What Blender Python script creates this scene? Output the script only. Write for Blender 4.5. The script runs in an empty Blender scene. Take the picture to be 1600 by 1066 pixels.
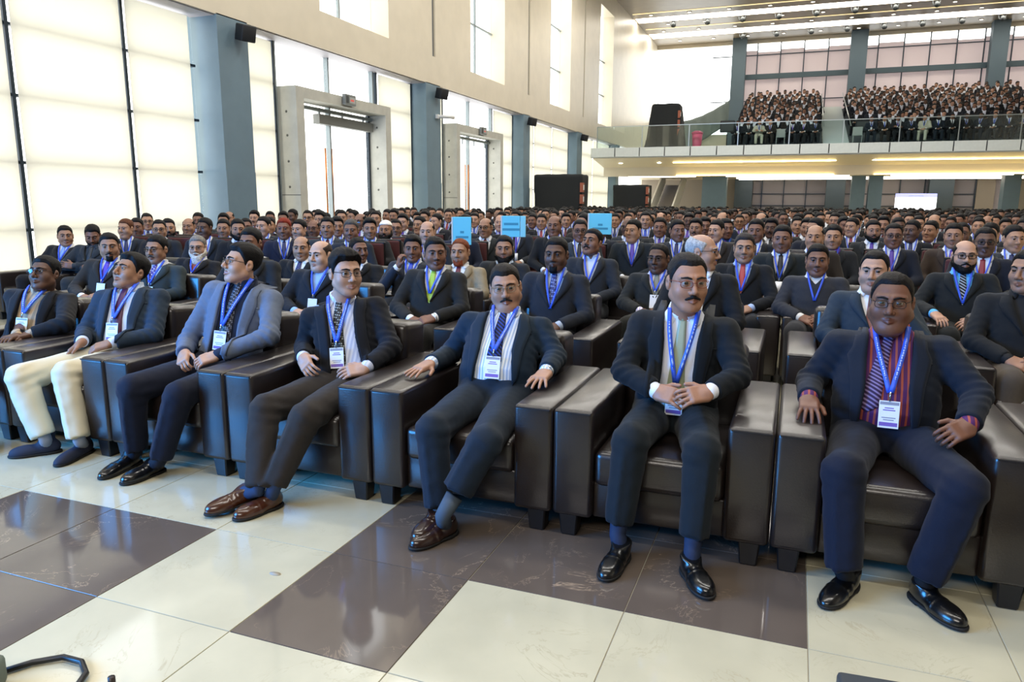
import bpy, bmesh, math, random
import numpy as np
from mathutils import Vector, Matrix

SC = bpy.context.scene
COL = SC.collection
rng = random.Random(11)
nrg = np.random.default_rng(5)

# ------------------------------------------------------------------ camera
FPX = 1149.6
CAMZ = 1.5
def cam_axes(yaw, pitch, roll):
    c, s = math.cos(yaw), math.sin(yaw)
    fw = np.array([-s, c, 0.0]); rt = np.array([c, s, 0.0]); up = np.array([0, 0, 1.0])
    cp, sp = math.cos(pitch), math.sin(pitch)
    f2 = fw * cp - up * sp; u2 = up * cp + fw * sp
    cr, sr = math.cos(roll), math.sin(roll)
    return np.array([rt * cr + u2 * sr, -(u2 * cr - rt * sr), f2])
CM = cam_axes(math.radians(20.823), math.radians(10.6975), math.radians(0.33))
cd = bpy.data.cameras.new('camera'); cam = bpy.data.objects.new('camera', cd); COL.objects.link(cam)
cd.sensor_fit = 'HORIZONTAL'; cd.sensor_width = 36; cd.lens = 36 * FPX / 1600; cd.clip_end = 300
cam.matrix_world = Matrix(((CM[0][0], -CM[1][0], -CM[2][0], 0), (CM[0][1], -CM[1][1], -CM[2][1], 0),
                           (CM[0][2], -CM[1][2], -CM[2][2], CAMZ), (0, 0, 0, 1)))
SC.camera = cam
SC.view_settings.view_transform = 'Standard'; SC.view_settings.look = 'None'
SC.view_settings.gamma = 1; SC.view_settings.use_curve_mapping = False
SC.view_settings.exposure = -0.1
SC.cycles.use_denoising = True
SC.cycles.max_bounces = 7; SC.cycles.diffuse_bounces = 4; SC.cycles.glossy_bounces = 3
SC.cycles.transmission_bounces = 4; SC.cycles.transparent_max_bounces = 12
SC.cycles.sample_clamp_indirect = 6.0; SC.cycles.caustics_reflective = False; SC.cycles.caustics_refractive = False

# ------------------------------------------------------------------ daylight and lamps
W = bpy.data.worlds.new('sky'); SC.world = W; W.use_nodes = True
bg = W.node_tree.nodes['Background']; bg.inputs[0].default_value = (1.0, 0.985, 0.93, 1); bg.inputs[1].default_value = 4.0

def area(name, loc, rot, sx, sy, power, col, spread=180):
    l = bpy.data.lights.new(name, 'AREA'); l.shape = 'RECTANGLE'; l.size = sx; l.size_y = sy
    l.energy = power; l.color = col; l.spread = math.radians(spread)
    o = bpy.data.objects.new(name, l); COL.objects.link(o); o.location = loc; o.rotation_euler = rot
    return o
# ceiling strip lamps of the hall (run across the hall, above and behind the camera) and stage screen
for y in (0.5, 8.5, 16.5, 24.5, 32.5):
    area('ceiling_strip_lamp', (-1.5, y, 12.45), (0, 0, 0), 17, 0.9, 1150, (1, 0.965, 0.90))
area('stage_screen_light', (-8.0, -1.8, 2.8), (math.radians(82), 0, math.radians(-48)), 4.5, 3.0, 1150, (0.05, 0.36, 1.0), 150)
area('stage_wash_lamp', (-1.0, -6.5, 6.5), (math.radians(52), 0, math.radians(-4)), 6.0, 1.2, 560, (1.0, 0.93, 0.84))
# ------------------------------------------------------------------ small helpers
def hx(s):
    s = s.lstrip('#'); v = [int(s[i:i + 2], 16) / 255 for i in (0, 2, 4)]
    return tuple(x / 12.92 if x <= 0.04045 else ((x + 0.055) / 1.055) ** 2.4 for x in v) + (1.0,)
def ray(px, py): return CM.T @ np.array([(px - 800) / FPX, (py - 533) / FPX, 1.0])
def at_z(px, py, z): d = ray(px, py); return np.array([0, 0, CAMZ]) + d * ((z - CAMZ) / d[2])
def at_y(px, py, y): d = ray(px, py); return np.array([0, 0, CAMZ]) + d * (y / d[1])

_MC = {}
def mat(key, color=None, rough=0.6, metal=0.0, spec=0.5, bump=0.0, bscale=200.0, var=0.0, vscale=8.0, emit=None, estr=0.0, sheen=0.0, coat=0.0):
    if key in _MC: return _MC[key]
    m = bpy.data.materials.new(key); m.use_nodes = True; nt = m.node_tree; b = nt.nodes['Principled BSDF']
    col = hx(color) if isinstance(color, str) else tuple(color)
    b.inputs['Base Color'].default_value = col; b.inputs['Roughness'].default_value = rough
    b.inputs['Metallic'].default_value = metal; b.inputs['Specular IOR Level'].default_value = spec
    if sheen: b.inputs['Sheen Weight'].default_value = sheen
    if coat: b.inputs['Coat Weight'].default_value = coat; b.inputs['Coat Roughness'].default_value = 0.15
    tc = nt.nodes.new('ShaderNodeTexCoord')
    if var:
        n = nt.nodes.new('ShaderNodeTexNoise'); n.inputs['Scale'].default_value = vscale; n.inputs['Detail'].default_value = 3
        nt.links.new(tc.outputs['Object'], n.inputs['Vector'])
        r = nt.nodes.new('ShaderNodeValToRGB'); e = r.color_ramp.elements
        e[0].position = 0.3; e[1].position = 0.7
        e[0].color = tuple(max(0, c * (1 - var)) for c in col[:3]) + (1,); e[1].color = tuple(min(1, c * (1 + var)) for c in col[:3]) + (1,)
        nt.links.new(n.outputs['Fac'], r.inputs['Fac']); nt.links.new(r.outputs['Color'], b.inputs['Base Color'])
    if bump:
        n2 = nt.nodes.new('ShaderNodeTexNoise'); n2.inputs['Scale'].default_value = bscale; n2.inputs['Detail'].default_value = 2
        nt.links.new(tc.outputs['Object'], n2.inputs['Vector'])
        bp = nt.nodes.new('ShaderNodeBump'); bp.inputs['Strength'].default_value = bump; bp.inputs['Distance'].default_value = 0.004
        nt.links.new(n2.outputs['Fac'], bp.inputs['Height']); nt.links.new(bp.outputs['Normal'], b.inputs['Normal'])
    if emit is not None:
        b.inputs['Emission Color'].default_value = hx(emit) if isinstance(emit, str) else tuple(emit); b.inputs['Emission Strength'].default_value = estr
    _MC[key] = m
    return m
def suit(c): return mat('suit_' + c, c, 0.85, spec=0.25, bump=0.2, bscale=420, var=0.05, vscale=60, sheen=0.05)
def cloth(c): return mat('cloth_' + c, c, 0.75, spec=0.3, bump=0.15, bscale=300)
def skinm(c): return mat('skin_' + c, c, 0.48, spec=0.4, bump=0.12, bscale=260, var=0.07, vscale=25)
def hairm(c):
    k = 'hair_' + c
    if k in _MC: return _MC[k]
    m = mat(k, c, 0.62, spec=0.18, var=0.35, vscale=70, bump=0.7, bscale=130)
    return m
def striped(key, c1, c2, scale, axis='X', thr=0.5, rough=0.7, rot=0.0):
    """woven stripes along the object's own axes"""
    if key in _MC: return _MC[key]
    m = bpy.data.materials.new(key); m.use_nodes = True; nt = m.node_tree; b = nt.nodes['Principled BSDF']
    b.inputs['Roughness'].default_value = rough; b.inputs['Specular IOR Level'].default_value = 0.3
    tc = nt.nodes.new('ShaderNodeTexCoord'); mp = nt.nodes.new('ShaderNodeMapping'); mp.inputs['Rotation'].default_value = (0, rot, 0)
    w = nt.nodes.new('ShaderNodeTexWave'); w.wave_type = 'BANDS'; w.bands_direction = axis; w.inputs['Scale'].default_value = scale; w.inputs['Distortion'].default_value = 0
    r = nt.nodes.new('ShaderNodeValToRGB'); r.color_ramp.interpolation = 'CONSTANT'; e = r.color_ramp.elements
    e[0].color = hx(c1); e[1].color = hx(c2); e[1].position = thr
    nt.links.new(tc.outputs['Object'], mp.inputs['Vector']); nt.links.new(mp.outputs['Vector'], w.inputs['Vector'])
    nt.links.new(w.outputs['Fac'], r.inputs['Fac']); nt.links.new(r.outputs['Color'], b.inputs['Base Color'])
    _MC[key] = m
    return m
def dotted(key, c1, c2, scale, thr=0.35):
    """small woven dots"""
    if key in _MC: return _MC[key]
    m = bpy.data.materials.new(key); m.use_nodes = True; nt = m.node_tree; b = nt.nodes['Principled BSDF']
    b.inputs['Roughness'].default_value = 0.55
    tc = nt.nodes.new('ShaderNodeTexCoord'); v = nt.nodes.new('ShaderNodeTexVoronoi'); v.inputs['Scale'].default_value = scale; v.inputs['Randomness'].default_value = 0.1
    r = nt.nodes.new('ShaderNodeValToRGB'); r.color_ramp.interpolation = 'CONSTANT'; e = r.color_ramp.elements
    e[0].color = hx(c2); e[1].color = hx(c1); e[1].position = thr
    nt.links.new(tc.outputs['Object'], v.inputs['Vector']); nt.links.new(v.outputs['Distance'], r.inputs['Fac']); nt.links.new(r.outputs['Color'], b.inputs['Base Color'])
    _MC[key] = m
    return m
def glassm(key, tint=(1, 1, 1, 1), refl=0.08, rough=0.02):
    if key in _MC: return _MC[key]
    m = bpy.data.materials.new(key); m.use_nodes = True; nt = m.node_tree; nt.nodes.remove(nt.nodes['Principled BSDF'])
    out = nt.nodes['Material Output']; t = nt.nodes.new('ShaderNodeBsdfTransparent'); g = nt.nodes.new('ShaderNodeBsdfGlossy'); mx = nt.nodes.new('ShaderNodeMixShader')
    t.inputs[0].default_value = tint; g.inputs['Roughness'].default_value = rough; mx.inputs[0].default_value = refl
    nt.links.new(t.outputs[0], mx.inputs[1]); nt.links.new(g.outputs[0], mx.inputs[2]); nt.links.new(mx.outputs[0], out.inputs[0])
    _MC[key] = m
    return m

def link(o, parent=None):
    COL.objects.link(o)
    if parent is not None: o.parent = parent
    return o
def mesh_np(name, V, Fq, mats=(), midx=None, smooth=True):
    """mesh from numpy verts and quads/tris (list of arrays)"""
    me = bpy.data.meshes.new(name)
    V = np.asarray(V, np.float32); me.vertices.add(len(V)); me.vertices.foreach_set('co', V.ravel())
    arrs = Fq if isinstance(Fq, (list, tuple)) else [Fq]
    arrs = [np.asarray(a, np.int32) for a in arrs if len(a)]
    tot = np.concatenate([np.full(len(a), a.shape[1], np.int32) for a in arrs]); idx = np.concatenate([a.ravel() for a in arrs])
    me.loops.add(len(idx)); me.loops.foreach_set('vertex_index', idx)
    me.polygons.add(len(tot)); st = np.zeros(len(tot), np.int32); st[1:] = np.cumsum(tot)[:-1]
    me.polygons.foreach_set('loop_start', st); me.polygons.foreach_set('loop_total', tot)
    for m in mats: me.materials.append(m)
    if midx is not None: me.polygons.foreach_set('material_index', np.asarray(midx, np.int32))
    me.polygons.foreach_set('use_smooth', np.full(len(tot), bool(smooth)))
    me.update(calc_edges=True); me.validate()
    return me
def obj(name, me, parent=None, loc=(0, 0, 0)):
    o = bpy.data.objects.new(name, me); o.location = loc
    return link(o, parent)
def empty(name, loc, rz=0.0, parent=None):
    o = bpy.data.objects.new(name, None); o.location = loc; o.rotation_euler = (0, 0, rz); o.empty_display_size = 0.1
    return link(o, parent)
def tag(o, label, cat, group=None, kind=None):
    if label: o['label'] = label
    if cat: o['category'] = cat
    if group: o['group'] = group
    if kind: o['kind'] = kind
    return o
_BX = {}
def box_mesh(sx, sy, sz, bev=0.0, seg=1, taper=(1, 1), m=None, smooth=None):
    key = (round(sx, 4), round(sy, 4), round(sz, 4), bev, seg, taper, m.name if m else None)
    if key in _BX: return _BX[key]
    bm = bmesh.new(); bmesh.ops.create_cube(bm, size=1)
    for v in bm.verts:
        k = taper if v.co.z < 0 else (1, 1)
        v.co = Vector((v.co.x * sx * k[0], v.co.y * sy * k[1], v.co.z * sz))
    if bev > 0: bmesh.ops.bevel(bm, geom=list(bm.edges), offset=bev, segments=seg, affect='EDGES', profile=0.5)
    me = bpy.data.meshes.new('box'); bm.to_mesh(me); bm.free()
    if m: me.materials.append(m)
    if bev > 0 and seg > 1:
        me.polygons.foreach_set('use_smooth', [True] * len(me.polygons))
    _BX[key] = me
    return me
def box(name, lo, hi, m, parent=None, bev=0.0, seg=1, taper=(1, 1)):
    """axis-aligned box between two corners; the object's origin is the box centre"""
    lo = np.array(lo, float); hi = np.array(hi, float); c = (lo + hi) / 2; s = hi - lo
    return obj(name, box_mesh(s[0], s[1], s[2], bev, seg, taper, m), parent, c)
def tube_data(pts, r, n=8, caps=True):
    pts = np.array(pts, float); N = len(pts); rr = np.full(N, r) if np.isscalar(r) else np.array(r)
    T = np.gradient(pts, axis=0); T /= np.linalg.norm(T, axis=1)[:, None] + 1e-9
    up = np.array([0, 0, 1.0]); V = []
    a = np.cross(T[0], up)
    if np.linalg.norm(a) < 1e-3: a = np.cross(T[0], [1, 0, 0])
    for i in range(N):
        a = a - T[i] * (a @ T[i]); a /= np.linalg.norm(a) + 1e-9; b = np.cross(T[i], a)
        for k in range(n):
            an = 2 * math.pi * k / n; V.append(pts[i] + (a * math.cos(an) + b * math.sin(an)) * rr[i])
    F = [(i * n + k, i * n + (k + 1) % n, (i + 1) * n + (k + 1) % n, (i + 1) * n + k) for i in range(N - 1) for k in range(n)]
    V = np.array(V); F = np.array(F); fl = [F]
    if caps and n == 4: fl.append(np.array([(3, 2, 1, 0), tuple((N - 1) * n + k for k in range(4))]))
    elif caps:
        fl.append(np.array([(0, k + 1, k) for k in range(1, n - 1)])); fl.append(np.array([((N - 1) * n, (N - 1) * n + k, (N - 1) * n + k + 1) for k in range(1, n - 1)]))
    return V, fl
def tube(name, pts, r, m, parent=None, n=8):
    V, F = tube_data(pts, r, n); return obj(name, mesh_np(name, V, F, [m]), parent)
def join_data(parts):
    """[(V, Flist, slot)] -> V, [quads, tris], midx"""
    Vs, Q, T, mq, mt, off = [], [], [], [], [], 0
    for V, F, s in parts:
        F = F if isinstance(F, (list, tuple)) else [F]
        for a in F:
            a = np.asarray(a)
            if not len(a): continue
            ss = np.full(len(a), s) if np.isscalar(s) else np.asarray(s)
            if a.shape[1] == 4: Q.append(a + off); mq.append(ss)
            else: T.append(a + off); mt.append(ss)
        Vs.append(np.asarray(V)); off += len(V)
    out, mi = [], []
    if Q: out.append(np.concatenate(Q)); mi.append(np.concatenate(mq))
    if T: out.append(np.concatenate(T)); mi.append(np.concatenate(mt))
    return np.concatenate(Vs), out, np.concatenate(mi)
def box_data(lo, hi):
    x0, y0, z0 = lo; x1, y1, z1 = hi
    V = np.array([(x0, y0, z0), (x1, y0, z0), (x1, y1, z0), (x0, y1, z0), (x0, y0, z1), (x1, y0, z1), (x1, y1, z1), (x0, y1, z1)], float)
    F = np.array([(0, 3, 2, 1), (4, 5, 6, 7), (0, 1, 5, 4), (1, 2, 6, 5), (2, 3, 7, 6), (3, 0, 4, 7)])
    return V, F

# ------------------------------------------------------------------ implicit surfaces (numpy) and their mesher
def smin(a, b, k):
    h = np.clip(0.5 + 0.5 * (b - a) / k, 0, 1); return b + (a - b) * h - k * h * (1 - h)
def smax(a, b, k): return -smin(-a, -b, k)
def sph(P, c, r): return np.sqrt(((P - np.float32(c)) ** 2).sum(-1)) - r
def ell(P, c, r):
    r = np.array(r, np.float32); q = (P - np.array(c, np.float32)) / r
    n = np.sqrt((q * q).sum(-1)); g = np.sqrt(((q / r) ** 2).sum(-1)) + 1e-6
    return n * (n - 1) / g
def cone(P, a, b, ra, rb):
    a = np.array(a, np.float32); ba = np.array(b, np.float32) - a; L2 = float(ba @ ba) + 1e-9
    q = P - a; t = np.clip((q @ ba) / L2, 0, 1)
    return np.sqrt(((q - t[:, None] * ba) ** 2).sum(-1)) - (ra + (rb - ra) * t)
_wd = np.random.default_rng(3).normal(size=(12, 3)).astype(np.float32); _wd /= np.linalg.norm(_wd, axis=1)[:, None]
_wp = np.random.default_rng(4).uniform(0, 6.28, 12).astype(np.float32)
def wob(P, f, seed=0):
    s = 0
    for i in range(5):
        j = (i + seed) % 12; s = s + np.sin(P @ (_wd[j] * f * (1 + 0.35 * i)) + _wp[j] + seed)
    return s / 5
def mesh_field(fn, lo, hi, h, B=4):
    lo = np.array(lo, float) - 1.5 * h; hi = np.array(hi, float) + 1.5 * h
    n = np.maximum(2, np.ceil((hi - lo) / (h * B)).astype(int))
    ax = [lo[i] + np.arange(n[i] + 1) * h * B for i in range(3)]
    G = np.stack(np.meshgrid(*ax, indexing='ij'), -1).astype(np.float32)
    C = fn(G.reshape(-1, 3)).reshape(G.shape[:3])
    A = np.abs(C); mn = A[:-1, :-1, :-1].copy()
    for i in (0, 1):
        for j in (0, 1):
            for k in (0, 1): mn = np.minimum(mn, A[i:n[0] + i, j:n[1] + j, k:n[2] + k])
    act = mn < h * B * 1.35
    Nf = n * B + 1
    idx = [np.minimum(np.round(np.arange(Nf[i]) / B).astype(int), n[i]) for i in range(3)]
    V = C[np.ix_(*idx)].astype(np.float32)
    m = np.zeros(Nf, bool); a = act.repeat(B, 0).repeat(B, 1).repeat(B, 2)
    for i in (0, 1):
        for j in (0, 1):
            for k in (0, 1): m[i:i + a.shape[0], j:j + a.shape[1], k:k + a.shape[2]] |= a
    ii = np.argwhere(m)
    V[m] = fn((lo + ii * h).astype(np.float32))
    # naive surface nets
    S = V < 0
    cn = np.zeros(tuple(Nf - 1), np.int8)
    for i in (0, 1):
        for j in (0, 1):
            for k in (0, 1): cn += S[i:Nf[0] - 1 + i, j:Nf[1] - 1 + j, k:Nf[2] - 1 + k]
    ac = (cn > 0) & (cn < 8); ci = np.argwhere(ac)
    if len(ci) == 0: return np.zeros((0, 3)), np.zeros((0, 4), int)
    ID = np.full(ac.shape, -1, np.int64); ID[ac] = np.arange(len(ci))
    cor = [(0, 0, 0), (1, 0, 0), (0, 1, 0), (1, 1, 0), (0, 0, 1), (1, 0, 1), (0, 1, 1), (1, 1, 1)]
    val = np.stack([V[ci[:, 0] + c[0], ci[:, 1] + c[1], ci[:, 2] + c[2]] for c in cor], -1)
    acc = np.zeros((len(ci), 3)); cnt = np.zeros(len(ci))
    for p, q in ((0, 1), (2, 3), (4, 5), (6, 7), (0, 2), (1, 3), (4, 6), (5, 7), (0, 4), (1, 5), (2, 6), (3, 7)):
        va, vb = val[:, p], val[:, q]; x = (va < 0) != (vb < 0); t = np.where(x, va / np.where(x, va - vb, 1), 0)
        pa, pb = np.array(cor[p], float), np.array(cor[q], float)
        acc += (pa + (pb - pa) * t[:, None]) * x[:, None]; cnt += x
    P = lo + (ci + acc / cnt[:, None]) * h
    Q = []
    for axn in range(3):
        u, v = (axn + 1) % 3, (axn + 2) % 3
        sl0 = [slice(1, -1)] * 3; sl1 = [slice(1, -1)] * 3
        sl0[axn] = slice(0, -1); sl1[axn] = slice(1, None)
        s0, s1 = S[tuple(sl0)], S[tuple(sl1)]; d = np.argwhere(s0 != s1)
        if not len(d): continue
        fl = s0[d[:, 0], d[:, 1], d[:, 2]]
        e = d.copy(); e[:, u] += 1; e[:, v] += 1
        def cid(du, dv):
            c = e.copy(); c[:, u] -= du; c[:, v] -= dv; return ID[c[:, 0], c[:, 1], c[:, 2]]
        q = np.stack([cid(1, 1), cid(0, 1), cid(0, 0), cid(1, 0)], -1)
        q[~fl] = q[~fl][:, ::-1]; Q.append(q)
    Q = np.concatenate(Q); Q = Q[(Q >= 0).all(1)]
    return P, Q
# ------------------------------------------------------------------ people
def rotz(a): c, s = math.cos(a), math.sin(a); return np.array([[c, -s, 0], [s, c, 0], [0, 0, 1.0]])
def rotx(a): c, s = math.cos(a), math.sin(a); return np.array([[1.0, 0, 0], [0, c, -s], [0, s, c]])
def roty(a): c, s = math.cos(a), math.sin(a); return np.array([[c, 0, s], [0, 1.0, 0], [-s, 0, c]])
def nrm(v): v = np.array(v, float); return v / (np.linalg.norm(v) + 1e-9)

def skull(P, fat):
    d = ell(P, (0, .012, .034), (.077, .097, .080))
    d = smin(d, ell(P, (0, -.028, -.028), (.067 + .007 * fat, .064, .086)), .03)
    X = P.copy(); X[:, 0] = np.abs(X[:, 0])
    d = smin(d, cone(X, (.054 + .010 * fat, .0, -.055), (.022, -.058, -.100), .022 + .007 * fat, .021 + .004 * fat), .03)
    d = smin(d, sph(X, (0, -.070, -.103), .019 + .004 * fat), .02)
    return d
def head_field(P, fat=0.0, lid=1.0, detail=True):
    X = P.copy(); X[:, 0] = np.abs(X[:, 0])
    d = skull(P, fat)
    d = smin(d, sph(X, (.041, -.055, -.032), .025 + .007 * fat), .025)
    if fat > .4: d = smin(d, ell(P, (0, -.035, -.112), (.052, .045, .028)), .03)
    d = smin(d, cone(X, (.008, -.088, .026), (.048, -.070, .026), .011, .009), .015)
    d = smax(d, -sph(X, (.032, -.104, .005), .019), .014)
    d = smin(d, cone(X, (0, -.090, .016), (0, -.113, -.030), .0080, .0125), .010)
    d = smin(d, sph(X, (.0125, -.101, -.036), .0095), .007)
    if detail:
        d = smin(d, cone(X, (0, -.0950, -.0625), (.023, -.083, -.066), .0065, .004), .006)
        d = smin(d, cone(X, (0, -.0945, -.0755), (.019, -.083, -.072), .0078, .004), .006)
        d = smax(d, -cone(X, (0, -.1045, -.0690), (.026, -.090, -.0690), .0042, .003), .003)
        z0 = .0040; lids = np.maximum(sph(X, (.032, -.0790, .005), .0155), .0050 * lid - np.abs(P[:, 2] - z0))
        d = smin(d, lids, .003)
    e = ell(X, (.080, .014, -.004), (.010, .021, .032)); e = smax(e, -sph(X, (.092, .008, -.003), .011), .005)
    d = smin(d, e, .007)
    return d
def hair_field(P, fat, st):
    X = np.abs(P[:, 0]); y, z = P[:, 1], P[:, 2]; zf = st.get('zf', .074)
    zh = np.interp(y, [-.12, -.085, -.066, -.048, -.032, -.020, -.008, .004, .030, .040, .07, .13],
                   [zf, zf - .001, zf - .006, .052, .030, .004, -.014, .026, .028, -.036, -.058, -.062]).astype(np.float32)
    rec = st.get('rec', .010)
    zh = zh + rec * np.exp(-((X - .048) / .018) ** 2) * np.exp(-((y + .06) / .035) ** 2)
    tt, ts = st.get('top', .016) * 1.2, st.get('side', .007) * .62
    s = np.clip((z - .02) / .075, 0, 1); s = s * s * (3 - 2 * s); t = ts + (tt - ts) * s * (1 - .62 * np.clip(X / .082, 0, 1) ** 2) * (1 - .25 * np.clip(-y / .11, 0, 1))
    Q = P * np.array([1.0, .35, .8], np.float32)
    t = t + st.get('rough', .0022) * wob(Q, 130, 2) + .003 * wob(P, 42, 5) + st.get('side_lift', 0.0) * np.sign(P[:, 0]) * s
    t = t + st.get('quiff', 0.0) * np.exp(-((y + .07) / .035) ** 2) * s
    t = t * np.clip(.12 + (z - zh) / .030, .12, 1)
    d = smax(skull(P, fat) - t, zh - z + .0035 * wob(Q, 160, 7), .005)
    if st.get('bald'):
        b = st['bald']
        dz = z - (b + .025 * np.clip((y) / .1, -1, 1) * 0 + .35 * np.clip(y - .02, -.2, .2) * 0)
        back = ell(P, (0, -.035, .10), (.074, .105, .062 + .0 * b)) * -1
        d = smax(d, back, .006)
    return d
def hand_field(P, w):
    D, N, S = w['D'], w['N'], w['S']; o = w['o']; sc = w.get('sc', 1.0)
    q = (P - np.float32(o)) / sc; x, n, s = q @ np.float32(D), q @ np.float32(N), q @ np.float32(S)
    L = np.stack([x, s, n], -1).astype(np.float32)
    a = np.abs(L - np.float32((.046, 0, 0))) - np.float32((.034, .028, .003)); d = np.sqrt((np.maximum(a, 0) ** 2).sum(-1)) + np.minimum(a.max(-1), 0) - .0125
    d = smin(d, cone(L * np.float32((1, .85, 1.0)), (-.004, 0, 0), (.020, 0, 0), .0265, .022), .02)
    c = w['curl']
    fi = np.full(len(P), 9.0, np.float32)
    for i, (si, le, sp) in enumerate(((.029, .072, .5), (.0095, .080, .12), (-.010, .074, -.22), (-.029, .060, -.6))):
        p = np.array([.084, si, .0]); an = w.get('spread', .25) * sp; f2 = np.array([math.cos(an), math.sin(an), 0]); cu = c[i % len(c)] if isinstance(c, (list, tuple)) else c
        ang = cu * .55; r = .0092
        for seg, fr in enumerate((.44, .31, .25)):
            dr = np.array([f2[0] * math.cos(ang), f2[1] * math.cos(ang), -math.sin(ang)]); p2 = p + dr * le * fr
            fi = np.minimum(fi, cone(L, p, p2, r, r - .0008)); p = p2; r -= .0008; ang += cu
    d = smin(d, fi, .006)
    th = w.get('thumb', .8); p = np.array([.016, .026, -.004]); dr = np.array([math.cos(th), math.sin(th), -.25]); dr /= np.linalg.norm(dr)
    p2 = p + dr * .042; t1 = cone(L, p, p2, .0135, .0108); dr2 = nrm(dr + np.array([.55, -.35, -.1])); p3 = p2 + dr2 * .033
    t1 = smin(t1, cone(L, p2, p3, .0105, .0088), .003)
    return smin(d, t1, .008) * sc
def shoe_fields(foot):
    o, D, U = foot['heel'], foot['D'], foot['U']; S = np.cross(U, D); Lf = foot['L']; sl = foot.get('style', 'loafer')
    def loc(P):
        q = P - np.float32(o); return np.stack([q @ np.float32(D), q @ np.float32(S), q @ np.float32(U)], -1)
    def upper(P):
        L = loc(P)
        d = ell(L, (.055, 0, .045), (.062, .037, .050))
        d = smin(d, ell(L, (.15, 0, .030), (.10, .044, .036)), .03)
        d = smin(d, ell(L, (Lf - .062, 0, .020), (.066, .041, .030)), .03)
        d = smin(d, cone(L, (.07, 0, .055), (.058, 0, .082 if sl != 'boot' else .135), .036, .044), .02)
        d = smax(d, L[:, 2] - (.085 if sl != 'boot' else .138) + .18 * (L[:, 0] - .06), .004)
        if sl == 'loafer': d = d - .0022 * np.exp(-((L[:, 0] - (Lf - .11)) / .006) ** 2) - .0025 * np.exp(-((L[:, 0] - .125) / .014) ** 2)
        return smax(d, .013 - L[:, 2], .003)
    def sole(P):
        L = loc(P); M = L.copy(); M[:, 2] = 0
        d = ell(M, (.055, 0, 0), (.066, .040, 1)); d = smin(d, ell(M, (.15, 0, 0), (.11, .044, 1)), .03); d = smin(d, ell(M, (Lf - .062, 0, 0), (.070, .043, 1)), .03)
        th = np.where(L[:, 0] < .075, .0, .004)
        return smax(d, np.maximum(L[:, 2] - .016, th - L[:, 2]), .003)
    return upper, sole
def bounds(pts, m): p = np.array(pts); return p.min(0) - m, p.max(0) + m

def grid_panel(rows, off, thick):
    """rows: (nr, nc, 3) surface points + (nr,nc,3) normals -> closed thin sheet"""
    Pn, Nn = rows; nr, nc = Pn.shape[:2]
    top = (Pn + Nn * (off + thick)).reshape(-1, 3); bot = (Pn + Nn * (off - .004)).reshape(-1, 3); n = nr * nc
    F = []
    for i in range(nr - 1):
        for j in range(nc - 1):
            a, b, c, d = i * nc + j, i * nc + j + 1, (i + 1) * nc + j + 1, (i + 1) * nc + j
            F.append((a, b, c, d)); F.append((n + d, n + c, n + b, n + a))
    ring = [j for j in range(nc)] + [i * nc + nc - 1 for i in range(1, nr)] + [(nr - 1) * nc + j for j in range(nc - 2, -1, -1)] + [i * nc for i in range(nr - 2, 0, -1)]
    for k in range(len(ring)):
        a, b = ring[k], ring[(k + 1) % len(ring)]; F.append((b, a, n + a, n + b))
    return np.concatenate([top, bot]), np.array(F)

LOD = {1: dict(head=.0034, hand=.0036, cloth=.0095, hair=.0042, shoe=.006, leg=.011),
       2: dict(head=.0055, hand=.0062, cloth=.014, hair=.0065, shoe=.016, leg=.022),
       3: dict(head=.0085, hand=.011, cloth=.021, hair=.0095, shoe=.03, leg=.034),
       4: dict(head=.016, hand=.03, cloth=.036, hair=.018, shoe=.06, leg=.06)}

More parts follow.
